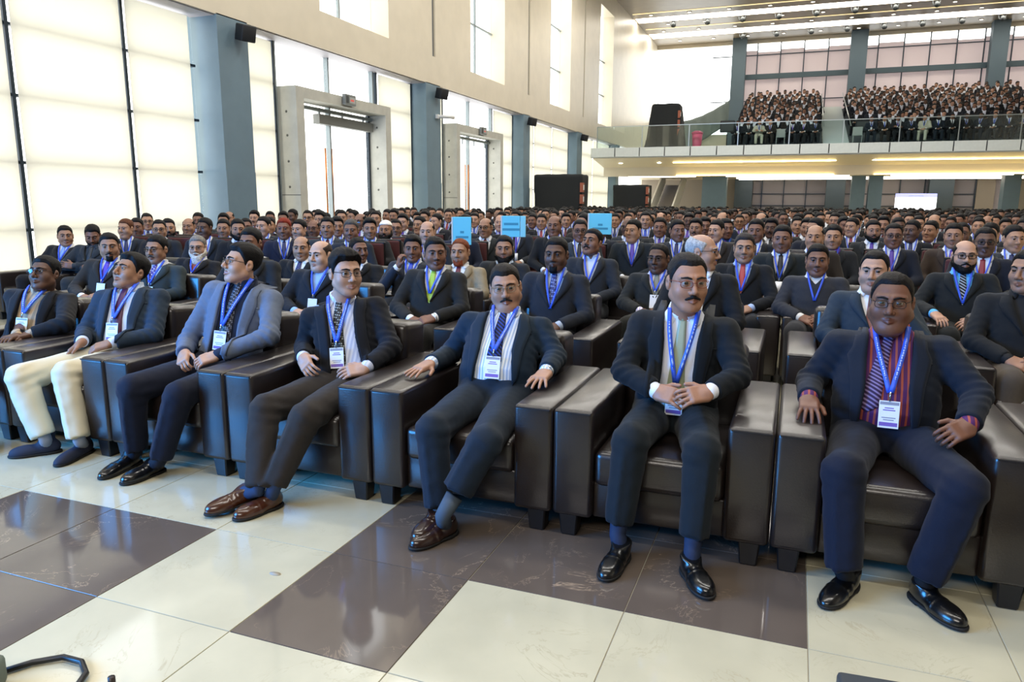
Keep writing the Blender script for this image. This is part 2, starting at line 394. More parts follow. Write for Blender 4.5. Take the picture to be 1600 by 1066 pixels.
def person_data(S, lod):
    """S: pose and look in local coordinates -> [(part, V, F, slot-material keys, face slots, parent part)]"""
    R_ = LOD[lod]; out = []
    A, Bn, Hd = [np.array(S[k], float) for k in ('pelvis', 'neck', 'head')]
    ax = Bn - A; Lx = np.linalg.norm(ax); U = ax / Lx
    r0 = np.array([math.cos(S['ty']), math.sin(S['ty']), 0]); R = nrm(r0 - U * (U @ r0)); F = np.cross(R, U)
    g = S.get('g', 1.0); sw = S.get('sw', .185); belly = S.get('belly', 0.0)
    fR, fU, fF, fA = np.float32(R), np.float32(U), np.float32(F), np.float32(A)
    sh = {'l': A + U * Lx * .83 - R * sw - F * .012, 'r': A + U * Lx * .83 + R * sw - F * .012}
    tv = np.array([-.30, 0, .22, .45, .70, .86, .97, 1.06])
    wx = np.array([.198, .196, .184 + .02 * belly, .182 + .02 * belly, .196, .186, .112, .076]) * g
    wy = np.array([.130, .132, .126 + .035 * belly, .124 + .025 * belly, .120, .104, .080, .070]) * g
    wo = np.array([.0, .0, .006 + .04 * belly, .01 + .03 * belly, .0, -.008, -.006, .0])
    def tors(P, off=0.0):
        q = P - fA; v = (q @ fU) / Lx; u = q @ fR; w = q @ fF
        a = np.interp(v, tv, wx).astype(np.float32); b = np.interp(v, tv, wy).astype(np.float32); o = np.interp(v, tv, wo).astype(np.float32)
        k = np.sqrt((u / a) ** 2 + ((w - o) / b) ** 2); return (k - 1) * np.minimum(a, b) * .93 + off, u, v, w
    arms = S['arms']; ar = .056 * (g * .5 + .5)
    op = S.get('open', False); vb = S.get('vb', .40); coll = S.get('collar', 'lapel'); nj = S.get('noj', False)
    def hw(v):
        if op: k_ = S.get('ow', 1.0); return np.interp(v, [-.4, .1, .45, .75, .92, 1.0, 1.1], [.11 * k_, .085 * k_, .070 * k_, .074 * k_, .086, .088, .088])
        if coll == 'shirtcollar': return np.interp(v, [-.4, .3, .6, .98, 1.1], [-.03, -.02, .010, .065, .075])
        if coll == 'zip': return np.interp(v, [-.4, .74, .90, 1.1], [-.03, -.012, .040, .072])
        return np.interp(v, [-.4, vb - .03, vb, .75, 1.0, 1.1], [-.03, -.02, .004, .060, .078, .080])
    def jacket(P):
        d, u, v, w = tors(P)
        for s in 'lr':
            a = arms[s]
            d = smin(d, cone(P, Bn - U * .055 - F * .02 + (sh[s] - Bn) * .25, sh[s], .056, .066 * (g * .4 + .6)), .035)
            d = smin(d, cone(P, sh[s], a['el'], .067 * (g * .4 + .6), ar), .026)
        d = smax(d, (-.16 - v) * Lx, .02); d = smax(d, (v - .985) * Lx + np.maximum(w + .01, 0) * .35 - np.maximum(-w, 0) * .30, .012)
        for s in 'lr':
            a = arms[s]; e = np.array(a['el']); wv = np.array(a['wr']); dr = nrm(wv - e); cu = wv - dr * .030
            f = smax(cone(P, e, wv, ar, .046), (P - np.float32(cu)) @ np.float32(dr), .006); d = smin(d, f, .02)
        if lod < 3:
            d = d + .0055 * wob(P, 27, 1) * np.clip(1.2 - v, .25, 1) + .002 * wob(P, 75, 4)
            for s in 'lr':   # creases gathered round the elbows and armpits
                e = np.float32(arms[s]['el']); q = P - e; ax_ = np.float32(nrm(np.array(arms[s]['wr']) - sh[s])); ne = np.exp(-(q * q).sum(-1) / .012)
                d = d + .0050 * ne * np.sin((q @ ax_) * 150 + 1.5 * wob(P, 20, 6)); q2 = P - np.float32(sh[s] - U * .09); d = d + .0035 * np.exp(-(q2 * q2).sum(-1) / .010) * np.sin((q2 @ fU) * 120 + (q2 @ fR) * 90)
        h = hw(v).astype(np.float32) if op or True else 0
        wedge = np.maximum(np.abs(u) - h, -w)
        return smax(d, -wedge, .004)
    def shirt_core(P):
        d, u, v, w = tors(P, .014); d = smax(d, (v - 1.03) * Lx, .01); return smax(d, (-.12 - v) * Lx, .01)
    hr = rotz(S['hy']) @ rotx(-S.get('hp', 0)) @ roty(S.get('hr', 0)); hs = S.get('hs', 1.0)
    fhr = np.float32(hr)
    def hl(P): return ((P - np.float32(Hd)) @ fhr) / np.float32(hs)
    fat = S.get('fat', 0.2)
    nb = Bn - U * .03; nt = Hd + hr @ (np.array([0, .020, -.070]) * hs)
    nr = S.get('nr', .060)
    def shirt(P):
        d = shirt_core(P)
        nd = nrm(nt - nb); q = P - np.float32(Bn - U * .01); t = q @ np.float32(nd); rad = np.sqrt(np.maximum((q * q).sum(-1) - t * t, 0))
        cz = np.abs(rad - (nr + .010 - .05 * t)) - .0075
        cz = np.maximum(cz, np.maximum(t - .042, -.03 - t))
        u = q @ fR; w = q @ fF; cz = np.maximum(cz, -np.maximum(np.abs(u) - .006 - .35 * np.maximum(t, 0), -w))
        d = smin(d, cz, .006)
        for s in 'lr':
            a = arms[s]; e = np.array(a['el']); wv = np.array(a['wr']); dr = nrm(wv - e)
            d = np.minimum(d, cone(P, wv - dr * .055, wv - dr * .014, .0375, .0365))
        return d
    # ---- body: head, neck, hands, and the trunk under the clothes, one mesh
    parts = []
    hc = [Hd + hr @ (np.array(c) * hs) for c in ((-.1, -.13, -.14), (.1, -.13, -.14), (-.1, .12, .125), (.1, .12, .125), (-.1, -.13, .125), (.1, -.13, .125), (-.1, .12, -.14), (.1, .12, -.14))]
    lo, hi = bounds(hc + [nb - .05, nb + .05], .0)
    def bodyf(P):
        d = head_field(hl(P), fat, S.get('lid', 1.0) * (1, .8, .7, .7)[lod - 1], lod < 4) * hs
        return smin(d, cone(P, nt, nb, nr, nr + .010), .025)
    V, Q = mesh_field(bodyf, lo, hi, R_['head']); c = hl(np.float32(V))[Q].mean(1)
    sl = np.zeros(len(Q), int)
    sl[(np.abs(c[:, 2] + .069) < .0120) & (c[:, 1] < -.0875) & (np.abs(c[:, 0]) < .024)] = 1
    parts.append((V, Q, sl))
    if lod < 4:
        for sx in (-1, 1):   # eyeballs with dark irises turned the way the head looks
            n1, n2 = (12, 9) if lod == 1 else (8, 6); EV, EF, ES = [], [], []
            gz = S.get('gaze', (0, 0)); fd = nrm((gz[0], -1, gz[1])); e1 = nrm(np.cross(fd, [0, 0, 1])); e2 = np.cross(e1, fd); r = .0138 if lod == 1 else .0130
            for i in range(n2 + 1):
                ph = math.pi * i / n2
                for j in range(n1):
                    th = 2 * math.pi * j / n1; dv = fd * math.cos(ph) + (e1 * math.cos(th) + e2 * math.sin(th)) * math.sin(ph); EV.append(np.array([sx * .032, -.0790, .005]) + dv * r)
            for i in range(n2):
                for j in range(n1): EF.append((i * n1 + j, (i + 1) * n1 + j, (i + 1) * n1 + (j + 1) % n1, i * n1 + (j + 1) % n1)); ES.append(3 if i < 2 else 2)
            EV = np.array(EV) * hs @ hr.T + Hd; parts.append((EV, np.array(EF), np.array(ES)))
    for s in 'lr':
        a = arms[s]; e = np.array(a['el']); wv = np.array(a['wr']); dr = nrm(wv - e)
        D = nrm(a.get('D', dr)); N = nrm(np.array(a['N']) - D * (np.array(a['N']) @ D)); T = np.array(a['T']); Sd = nrm(T - D * (T @ D) - N * (T @ N))
        w = dict(o=wv, D=D, N=N, S=Sd, curl=a.get('curl', .35), spread=a.get('spread', .25), thumb=a.get('thumb', .8), sc=a.get('sc', 1.0))
        lo, hi = bounds([wv - .05, wv + .05, wv + D * .19 - .05, wv + D * .19 + .05], .0)
        lo, hi = np.minimum(lo, wv - .11), np.maximum(hi, wv + .11)
        hf = (lambda P, w=w, wv=wv, dr=dr: smin(hand_field(P, w), cone(P, wv - dr * .08, wv, .031, .0265), .012)) if lod < 4 else (lambda P, w=w, wv=wv, D=D: cone(P, wv, wv + D * .13, .035, .028))
        V, Q = mesh_field(hf, lo, hi, R_['hand']); parts.append((V, Q, 0))
    if lod < 4:
        def core(P):
            d = tors(P, .03 if lod == 1 else .045)[0]; d = smax(d, (-tors(P)[2]) * Lx, .02); d = smax(d, (tors(P)[2] - 1.0) * Lx, .02)
            for s in 'lr':
                d = smin(d, cone(P, sh[s], arms[s]['el'], .045, .034), .03); d = smin(d, cone(P, arms[s]['el'], arms[s]['wr'], .034, .026), .01)
            return d
        lo, hi = bounds([A, Bn, sh['l'], sh['r'], arms['l']['el'], arms['r']['el'], arms['l']['wr'], arms['r']['wr']], .2)
        V, Q = mesh_field(core, lo, hi, (.02, .026, .032)[lod - 1]); parts.append((V, Q, 0))
    V, Fq, mi = join_data(parts); out.append(('body', V, Fq, ['skin', 'lip', 'eyewhite', 'iris'], mi, None))
    # ---- hair, brows, moustache, beard
    st = S.get('hair', {}); pr = []
    lo, hi = bounds(hc, .03)
    if st is not None:
        V, Q = mesh_field(lambda P: hair_field(hl(P), fat, st) * hs, lo, hi, R_['hair']); pr.append((V, Q, 0))
    if lod < 4:
        def brow(P):
            X = hl(P).copy(); X[:, 0] = np.abs(X[:, 0])
            return np.minimum(cone(X, (.013, -.1005, .0235), (.030, -.0975, .0295), .0042, .0045), cone(X, (.030, -.0975, .0295), (.052, -.080, .0255), .0045, .003)) * hs
        V, Q = mesh_field(brow, lo, hi, max(.0035, R_['head'] * .8), 3)
        if len(V): pr.append((V, Q, 0))
    if pr: V, Fq, mi = join_data(pr); out.append(('hair', V, Fq, ['hair'], mi, None))
    if S.get('mous') and lod < 4:
        tk = S['mous']
        def mous(P):
            X = hl(P).copy(); X[:, 0] = np.abs(X[:, 0])
            return (cone(X, (.002, -.1025, -.0525), (.030, -.089, -.064), .0062 * tk, .0045 * tk) - .0012 * wob(X, 400)) * hs
        V, Q = mesh_field(mous, lo, hi, max(.0035, R_['head'] * .8), 3)
        if len(V): out.append(('moustache', V, Q, ['facial'], None, None))
    if S.get('beard'):
        tb, drop = S['beard'][:2]; bw = S['beard'][2] if len(S['beard']) > 2 else .2
        def beard(P):
            X = hl(P); y, z = X[:, 1], X[:, 2]
            up = np.interp(y, [-.12, -.092, -.075, -.05, -.02, .0, .02], [-.081, -.081, -.060, -.048, -.02, .012, .02]).astype(np.float32)
            d = skull(X, fat); d = smin(d, sph(X * np.float32((0, 1, 1)) + np.abs(X) * np.float32((1, 0, 0)), (.041, -.055, -.032), .025 + .007 * fat), .025)
            dd = d - tb
            if drop: dd = smin(dd, ell(X, (0, -.070, -.110 - drop * .5), (.050, .034, .035 + drop * .6)), .02)
            dd = dd + .003 * wob(X, 150, 3)
            return smax(smax(smax(dd, z - up, .006), y - .012, .006), np.abs(X[:, 0]) - bw, .006) * hs
        lo2, hi2 = lo - np.array([0, 0, .08 + drop]), hi
        V, Q = mesh_field(beard, lo2, hi2, R_['hair']); out.append(('beard', V, Q, ['facial'], None, None))
    if S.get('cap'):
        V, Q = mesh_field(lambda P: smax(ell(hl(P), (0, .015, .045), (.085, .103, .085)), .055 - hl(P)[:, 2] - .2 * hl(P)[:, 1], .004) * hs, lo, hi, R_['hair']); out.append(('cap', V, Q, ['cap'], None, None))
    if S.get('glasses') and lod < 4:
        gl = S['glasses']; n = 16; pr, ln = [], []
        tr = .0016 if gl != 'thick' else .0026
        for sx in (-1, 1):
            ring = []
            for k in range(n + 1):
                an = 2 * math.pi * k / n; c_, s_ = math.cos(an), math.sin(an); sq = (abs(c_) ** 3 + abs(s_) ** 3) ** (-1 / 3)
                ring.append((sx * (.0335 + .0245 * c_ * sq), -.1085 + .010 * ((.0335 + .0245 * c_ * sq) / .058) ** 2, .0015 + .0155 * s_ * sq))
            V, Fq = tube_data(ring, tr, 5, False); pr.append((V, Fq, 0))
            V = np.array([(0, 0, 0)] + ring[:-1]); V[0] = V[1:].mean(0); V2 = V + np.array([0, .0012, 0]); m_ = len(V)
            T = np.array([(0, i, i % n + 1) for i in range(1, n + 1)] + [(m_, m_ + i % n + 1, m_ + i) for i in range(1, n + 1)]); ln.append((np.concatenate([V, V2]), [T], 0))
            V, Fq = tube_data([(sx * .058, -.0985, .010), (sx * .070, -.07, .012), (sx * .0815, .0, .010), (sx * .083, .022, .000)], tr, 5); pr.append((V, Fq, 0))
        V, Fq = tube_data([(-.010, -.1095, .006), (0, -.113, .008), (.010, -.1095, .006)], tr, 5); pr.append((V, Fq, 0))
        V, Fq, mi = join_data(pr); out.append(('glasses', V * hs @ hr.T + Hd, Fq, ['frame'], mi, None))
        V, Fq, mi = join_data(ln); out.append(('lens', V * hs @ hr.T + Hd, Fq, ['lens'], mi, 'glasses'))
    # ---- clothes
    jp = [A - U * .12, Bn, sh['l'], sh['r']] + [np.array(arms[s][k]) for s in 'lr' for k in ('el', 'wr')]
    lo, hi = bounds(jp, .0); jl = np.minimum(lo - .075, np.minimum(A, Bn) - .21); jh = np.maximum(hi + .075, np.maximum(A, Bn) + .21); jh[2] = max(Bn[2], sh['l'][2], sh['r'][2]) + .10
    V, Q = mesh_field(jacket, jl, jh, R_['cloth']); out.append(('jacket', V, Q, ['suit'], None, None))
    V, Q = mesh_field(shirt, jl, jh, max(R_['cloth'] * .65, .0058) if lod < 4 else .04); out.append(('shirt', V, Q, ['shirt'], None, None))
    if S.get('legs') and lod < 4:
        lg = S['legs']
        def trou(P):
            d = tors(P, .006)[0]; v = tors(P)[2]; d = smax(d, (v - .10) * Lx, .01); d = smax(d, (-.14 - v) * Lx, .03)
            for s in 'lr':
                l = lg[s]; d = smin(d, cone(P, l['hip'], l['kn'], .104 * (g * .5 + .5), .078 * (g * .3 + .7)), .035)
            for s in 'lr':
                l = lg[s]; k = np.array(l['kn']); an = np.array(l['an']); dr = nrm(an - k); hm = np.array(l.get('hem', an - dr * .015))
                f = smax(cone(P, k, an + dr * .03, .077 * (g * .3 + .7), l.get('hr', .064)), (P - np.float32(hm)) @ np.float32(dr), .005); d = smin(d, f, .015)
            if lod < 2:
                d = d + .0050 * wob(P, 24, 3) + .002 * wob(P, 60, 8)
                for s in 'lr':   # press crease down the shin, folds behind the knee
                    l = lg[s]; k = np.array(l['kn']); an = np.array(l['an']); dr = nrm(an - k); fr = nrm(np.array(l['foot']['D']) - dr * (np.array(l['foot']['D']) @ dr)) if l.get('foot') else np.array([0, -1.0, 0]); sd = np.cross(dr, fr)
                    q = P - np.float32(k); t = q @ np.float32(dr); x = q @ np.float32(sd); f = q @ np.float32(fr)
                    d = d - .009 * np.exp(-(x / .013) ** 2) * (f > 0) * np.clip(t / .08, 0, 1) * (np.abs(f) < .12)
                    q = P - np.float32(k - fr * .03); d = d + .006 * np.exp(-(q * q).sum(-1) / .009) * np.sin((q @ np.float32(dr)) * 110 + (q @ np.float32(sd)) * 30)
            return d
        lo, hi = bounds([A] + [np.array(lg[s][k]) for s in 'lr' for k in ('hip', 'kn', 'an')], .12)
        V, Q = mesh_field(trou, lo, hi, R_['leg']); out.append(('trousers', V, Q, ['trousers'], None, None))
        if lod == 1:
            for s in 'lr':
                l = lg[s]; ft = l.get('foot')
                if ft is None: continue
                an = np.array(l['an']); k = np.array(l['kn']); dr = nrm(an - k)
                V, Fq = tube_data([an - dr * .10, an - dr * .03, an, np.array(ft['heel']) + ft['D'] * .065 + ft['U'] * .05], [.041, .037, .035, .036], 14); out.append(('sock', V, Fq, ['sock'], None, None))
                up, so = shoe_fields(ft); hp = np.array(ft['heel']); lo, hi = bounds([hp, hp + ft['D'] * ft['L'], hp + ft['U'] * .12], .06)
                V, Q = mesh_field(up, lo, hi, R_['shoe'] * .75); nm = 'shoe' + s; out.append((nm, V, Q, ['shoe'], None, None))
                V, Q = mesh_field(so, lo, hi, R_['shoe'] * .75); out.append(('sole', V, Q, ['sole'], None, nm))
        else:
            def shoes(P):
                d = np.full(len(P), 9.0, np.float32)
                for s in 'lr':
                    an = np.array(lg[s]['an']); t = an + np.array([0, -.17, -.05]); d = np.minimum(d, cone(P, an + np.array([0, 0, -.03]), t, .045, .038))
                return np.maximum(d, -P[:, 2])
            for s in 'lr':
                an = np.array(lg[s]['an']); lo, hi = bounds([an, an + np.array([0, -.17, -.07])], .06)
                V, Q = mesh_field(shoes, lo, hi, max(.016, R_['shoe'] * .7)); out.append(('shoe' + s, V, Q, ['shoe'], None, None))
    if lod == 4:
        pl = []
        for s in 'lr':
            l = S['legs'][s]; V, Fq = tube_data([l['hip'], l['kn']], [.10, .08], 4); pl.append((V, Fq, 0)); V, Fq = tube_data([l['kn'], np.array(l['an']) + (0, 0, -.03)], [.085, .06], 4); pl.append((V, Fq, 0))
            a_ = np.array(l['an']); V, Fq = box_data(a_ + (-.045, -.18, -.10), a_ + (.045, .07, -.03)); pl.append((V, Fq, 0))
        V, Fq, mi = join_data(pl); out.append(('trousers', V, Fq, ['trousers'], mi, None)); return out
    # ---- things draped on the chest
    def trace(u, v, f):
        u = np.asarray(u, float); v = np.asarray(v, float); shp = u.shape; o = A + U * (v.ravel() * Lx)[:, None] + R * u.ravel()[:, None] + F * .42
        t = np.zeros(len(o))
        for _ in range(36):
            d = f(np.float32(o - F * t[:, None])); t = np.minimum(t + np.maximum(d, 0) * .85, .60)
        p = o - F * t[:, None]; e = .006; g0 = f(np.float32(p))
        n = np.stack([f(np.float32(p + R * e)) - g0, f(np.float32(p + U * e)) - g0, f(np.float32(p + F * e)) - g0], -1); n = n[:, :1] * R + n[:, 1:2] * U + n[:, 2:] * F
        n = n / (np.linalg.norm(n, axis=1)[:, None] + 1e-9); n = n + F * .8; n /= np.linalg.norm(n, axis=1)[:, None]
        return p.reshape(shp + (3,)), n.reshape(shp + (3,))
    if coll in ('lapel', 'shirtcollar') and not nj and lod < 4:
        v0 = .05 if op else (vb + .01 if coll == 'lapel' else .80); v1 = 1.0
        nrw = 12 if lod == 1 else 7
        for sg in (-1, 1):
            vv = np.linspace(v0, v1, nrw); cc = np.linspace(0, 1, 5 if lod == 1 else 3)
            if coll == 'lapel': ow = np.interp(vv, [v0, v0 + .10, .76, .80, .82, .90, 1.04], [.004, .018 if not op else .03, .072, .070, .052, .050, .030])
            else: ow = np.interp(vv, [.8, .86, .93, 1.04], [.06, .075, .055, .03])
            base = np.interp(vv, np.linspace(-.3, 1.1, 60), hw(np.linspace(-.3, 1.1, 60)))
            uu = sg * (base[:, None] + .003 + ow[:, None] * cc[None, :]); v2 = np.repeat(vv[:, None], len(cc), 1)
            V, Q = grid_panel(trace(uu, v2, jacket), .0045, .0095 if lod == 1 else .007)
            if sg > 0: Q = Q[:, ::-1]
            out.append(('lapel', V, Q, ['suit'], None, 'jacket'))
        if coll == 'lapel' and lod == 1 and not op:
            for bv in (vb - .02, vb - .20):
                p, n = trace(np.array([.012]), np.array([bv]), jacket); c = p[0] + n[0] * .002; V, Fq = tube_data([c, c + n[0] * .005], .009, 10); out.append(('button', V, Fq, ['button'], None, 'jacket'))
        if coll == 'lapel' and lod == 1:
            vv = np.array([.70, .715]); uu = np.linspace(.085, .165, 6); V, Q = grid_panel(trace(np.repeat(uu[None], 2, 0), np.repeat(vv[:, None], 6, 1), jacket), .0015, .003); out.append(('breast_pocket', V, Q[:, ::-1], ['suit'], None, 'jacket'))
    both = lambda P: np.minimum(jacket(P), shirt_core(P) - .012)
    if S.get('tie'):
        # shirt collar leaves, knot and blade
        vv = np.linspace(.985, S.get('tv', .20), 14 if lod == 1 else 8); hwid = np.interp(vv, [-.1, .25, .95, 1.0], [.046, .043, .017, .020]); hwid[-1] *= .12
        if True:
            cc = np.linspace(-1, 1, 4); du = S.get('tu', 0.0) * (1 - vv)
            V, Q = grid_panel(trace(du[:, None] + hwid[:, None] * cc[None], np.repeat(vv[:, None], 4, 1), shirt_core), .002, .005); out.append(('tie', V, Q, ['tie'], None, None))
            p, n = trace(np.array([0.0]), np.array([.985]), shirt_core); kc = p[0] + n[0] * .006
            V, Q = mesh_field(lambda P: smax(cone(P, kc + U * .012, kc - U * .016, .021, .013), -((P - np.float32(kc)) @ np.float32(F)) - .004, .003), kc - .05, kc + .05, .006 if lod == 1 else .010); out.append(('tie_knot', V, Q, ['tie'], None, 'tie'))
    for sg in (-1, 1):
        vv = np.linspace(1.035, .88, 5); uu0 = np.interp(vv, [.88, 1.035], [.050, .012]); uu1 = np.interp(vv, [.88, .93, 1.035], [.060, .082, .068]); cc = np.linspace(0, 1, 3)
        V, Q = grid_panel(trace(sg * (uu0[:, None] + (uu1 - uu0)[:, None] * cc), np.repeat(vv[:, None], 3, 1), shirt_core), .004, .006)
        if sg < 0: Q = Q[:, ::-1]
        out.append(('collar_leaf', V, Q, ['shirt'], None, 'shirt'))
    if S.get('lan'):
        ln = S['lan']; vt, ut = ln.get('v', .52), ln.get('u', 0.0); wl = (.0100, .0078, .0062, .006)[lod - 1]; pr = []; tx = []
        for sg in (-1, 1):
            t = np.linspace(0, 1, 12 if lod == 1 else 7); cu = sg * (.066 + .010 * np.sin(t * 3.1)) * (1 - t) + (ut + sg * .004) * t; cv = 1.045 + (vt - 1.045) * t
            dx = ut - sg * .066; dy = (vt - 1.045) * Lx; l = math.hypot(dx, dy); nx, ny = -dy / l, dx / l
            uu = np.stack([cu - wl * nx, cu + wl * nx], -1); v2 = np.stack([cv - wl * ny / Lx, cv + wl * ny / Lx], -1)
            V, Q = grid_panel(trace(uu, v2, lambda P: both(P) - .006), .0008 + (.001 if sg > 0 else 0), .0014); pr.append((V, Q[:, ::-1], 0))
            if lod == 1:
                um, vm = uu.mean(1), v2.mean(1); k0 = 2; u3 = np.stack([um - wl * .32 * nx, um + wl * .32 * nx], -1)[k0:-2]; v3 = np.stack([vm - wl * .32 * ny / Lx, vm + wl * .32 * ny / Lx], -1)[k0:-2]
                V, Q = grid_panel(trace(u3, v3, lambda P: both(P) - .006), .0024 + (.001 if sg > 0 else 0), .0006); tx.append((V, Q[:, ::-1], 0))
        # ribbon round the back of the neck
        V, Fq, mi = join_data(pr); out.append(('lanyard', V, Fq, ['lanyard'], mi, None))
        if tx: V, Fq, mi = join_data(tx); out.append(('lanyard_print', V, Fq, ['lantext'], mi, 'lanyard'))
        if ln.get('card', True):
            p, n = trace(np.array([ut, ut]), np.array([vt, vt - .30]), lambda P: both(P) - .006)
            top = p[0] + n[0] * .010; dn = nrm(ln['dir']) if 'dir' in ln else nrm((p[1] - p[0]) + np.array([0, -.02, -.15])); cw, ch = ln.get('w', .078), ln.get('h', .115)
            rt = nrm(np.cross(dn, n[0])) * -1; rt = rt if rt @ R > 0 else -rt; nn = nrm(np.cross(rt, -dn)); nn = nn if nn @ F > 0 else -nn
            def plate(cx, cy, w2, h2, t0, t1):
                o = top + dn * .035; V = []
                for tt in (t0, t1):
                    for a, b in ((-1, -1), (1, -1), (1, 1), (-1, 1)): V.append(o + rt * (cx + a * w2) + dn * (cy + b * h2) + nn * tt)
                return np.array(V), np.array([(0, 1, 2, 3), (7, 6, 5, 4), (0, 4, 5, 1), (1, 5, 6, 2), (2, 6, 7, 3), (3, 7, 4, 0)])
            V, Fq = tube_data([top - dn * .004 + nn * .004, top + dn * .036 + nn * .004], .004, 6); out.append(('clip', V, Fq, ['metal'], None, 'lanyard'))
            V, Q = plate(0, ch / 2, cw / 2, ch / 2, 0, .003); out.append(('badge_card', V, Q, ['card'], None, 'lanyard'))
            if lod == 1:
                V, Q = plate(0, ch * .86, cw * .44, ch * .07, .003, .0036); pr = [(V, Q, 0)]
                V, Q = plate(0, ch * .09, cw * .46, ch * .055, .003, .0036); pr.append((V, Q, 1))
                for k, (a, b) in enumerate(((.26, .22), (.34, .30), (.62, .34), (.70, .26))):
                    V, Q = plate(0, ch * a, cw * b, ch * .018, .003, .0036); pr.append((V, Q, 1 if k > 1 else 0))
                V, Fq, mi = join_data(pr); out.append(('badge_print', V, Fq, ['print', 'print2'], mi, 'lanyard'))
    if S.get('watch'):
        a = arms[S['watch']]; e = np.array(a['el']); wv = np.array(a['wr']); dr = nrm(wv - e); c = wv - dr * .010
        e1 = nrm(np.cross(dr, [0, 0, 1])); e2 = np.cross(e1, dr)
        V, Fq = tube_data([c + (e1 * math.cos(x) + e2 * math.sin(x)) * .0335 for x in np.linspace(0, 2 * math.pi, 18)], .0045, 6, False); out.append(('wristwatch', V, Fq, ['metal'], None, None))
    if S.get('pen'):
        p, n = trace(np.array([.11]), np.array([.70]), jacket); c = p[0] + n[0] * .004; V, Fq = tube_data([c - U * .02, c + U * .045], .004, 6); out.append(('pen', V, Fq, ['card'], None, None))
    return out

SKIN = dict(light='#b38a72', mid='#987058', brown='#7d5744', dark='#5f4233', pale='#c09982', tan='#a67d62')
def look_mats(K):
    sk = SKIN.get(K.get('skin', 'mid'), K.get('skin', 'mid')); lc = hx(sk)
    d = dict(skin=skinm(sk), lip=mat('lip_' + sk, (lc[0] * .80, lc[1] * .62, lc[2] * .62, 1), .4), eyewhite=mat('eyewhite', '#a39a92', .25), iris=mat('iris', '#160c08', .15),
             hair=hairm(K.get('hairc', '#0d0b0b')), facial=hairm(K.get('facc', K.get('hairc', '#0d0b0b'))), cap=cloth('#e9e6e0'),
             suit=suit(K.get('suit', '#15171c')), trousers=K['trousers'] if not isinstance(K.get('trousers', ''), str) else suit(K.get('trousers', K.get('suit', '#15171c'))),
             lanyard=mat('lanyard_ribbon', '#3358cf', .5, bump=.1), lantext=dotted('lanyard_white_lettering', '#3a62e0', '#e8ecf8', 170, .42), metal=mat('bright_metal', '#b9bcc2', .25, metal=1.0), card=mat('badge_paper', '#eef0f4', .35, coat=.4),
             print=mat('badge_ink_violet', '#7a5fb4', .5), print2=mat('badge_ink_grey', '#8f93a3', .5), button=mat('dark_button', '#0b0b0d', .35),
             frame=mat('spectacle_frame_' + K.get('frc', '#1a1513'), K.get('frc', '#1a1513'), .3, metal=.4), lens=glassm('spectacle_lens', (.96, .97, .98, 1), .035),
             shoe=mat('shoe_leather_' + K.get('shoec', '#0a0a0b'), K.get('shoec', '#0a0a0b'), K.get('shoer', .28), coat=.5 if 'shoer' not in K else 0, bump=.08, bscale=90), sole=mat('shoe_sole', '#0c0b0a', .7), sock=cloth(K.get('sockc', '#2a3550')))
    d['shirt'] = K['shirt'] if not isinstance(K.get('shirt', '#e6e8ec'), str) else cloth(K.get('shirt', '#e6e8ec'))
    t = K.get('tie', '#20243a'); d['tie'] = t if not isinstance(t, str) else mat('tie_' + t, t, .45, bump=.15, bscale=350)
    return d
PNAME = {'shoel': 'shoe', 'shoer': 'shoe'}
def build_person(S, K, root_xy, lod, label, group=None, rz=0.0):
    """unique person: every part its own mesh"""
    root = empty('person', (root_xy[0], root_xy[1], S.get('base', 0.0)), rz); tag(root, label, 'person', group)
    M = look_mats(K); done = {}
    for nm, V, Fq, keys, mi, par in person_data(S, lod):
        if not len(V): continue
        me = mesh_np(nm, V, Fq, [M[k] for k in keys], mi, smooth=nm not in ('badge_card', 'badge_print'))
        done.setdefault(nm, obj(PNAME.get(nm, nm), me, done.get(par, root) if par else root)) if nm not in ('lapel', 'sock', 'collar_leaf', 'button', 'sole') else obj(nm, me, done.get(par, root) if par else root)
    return root
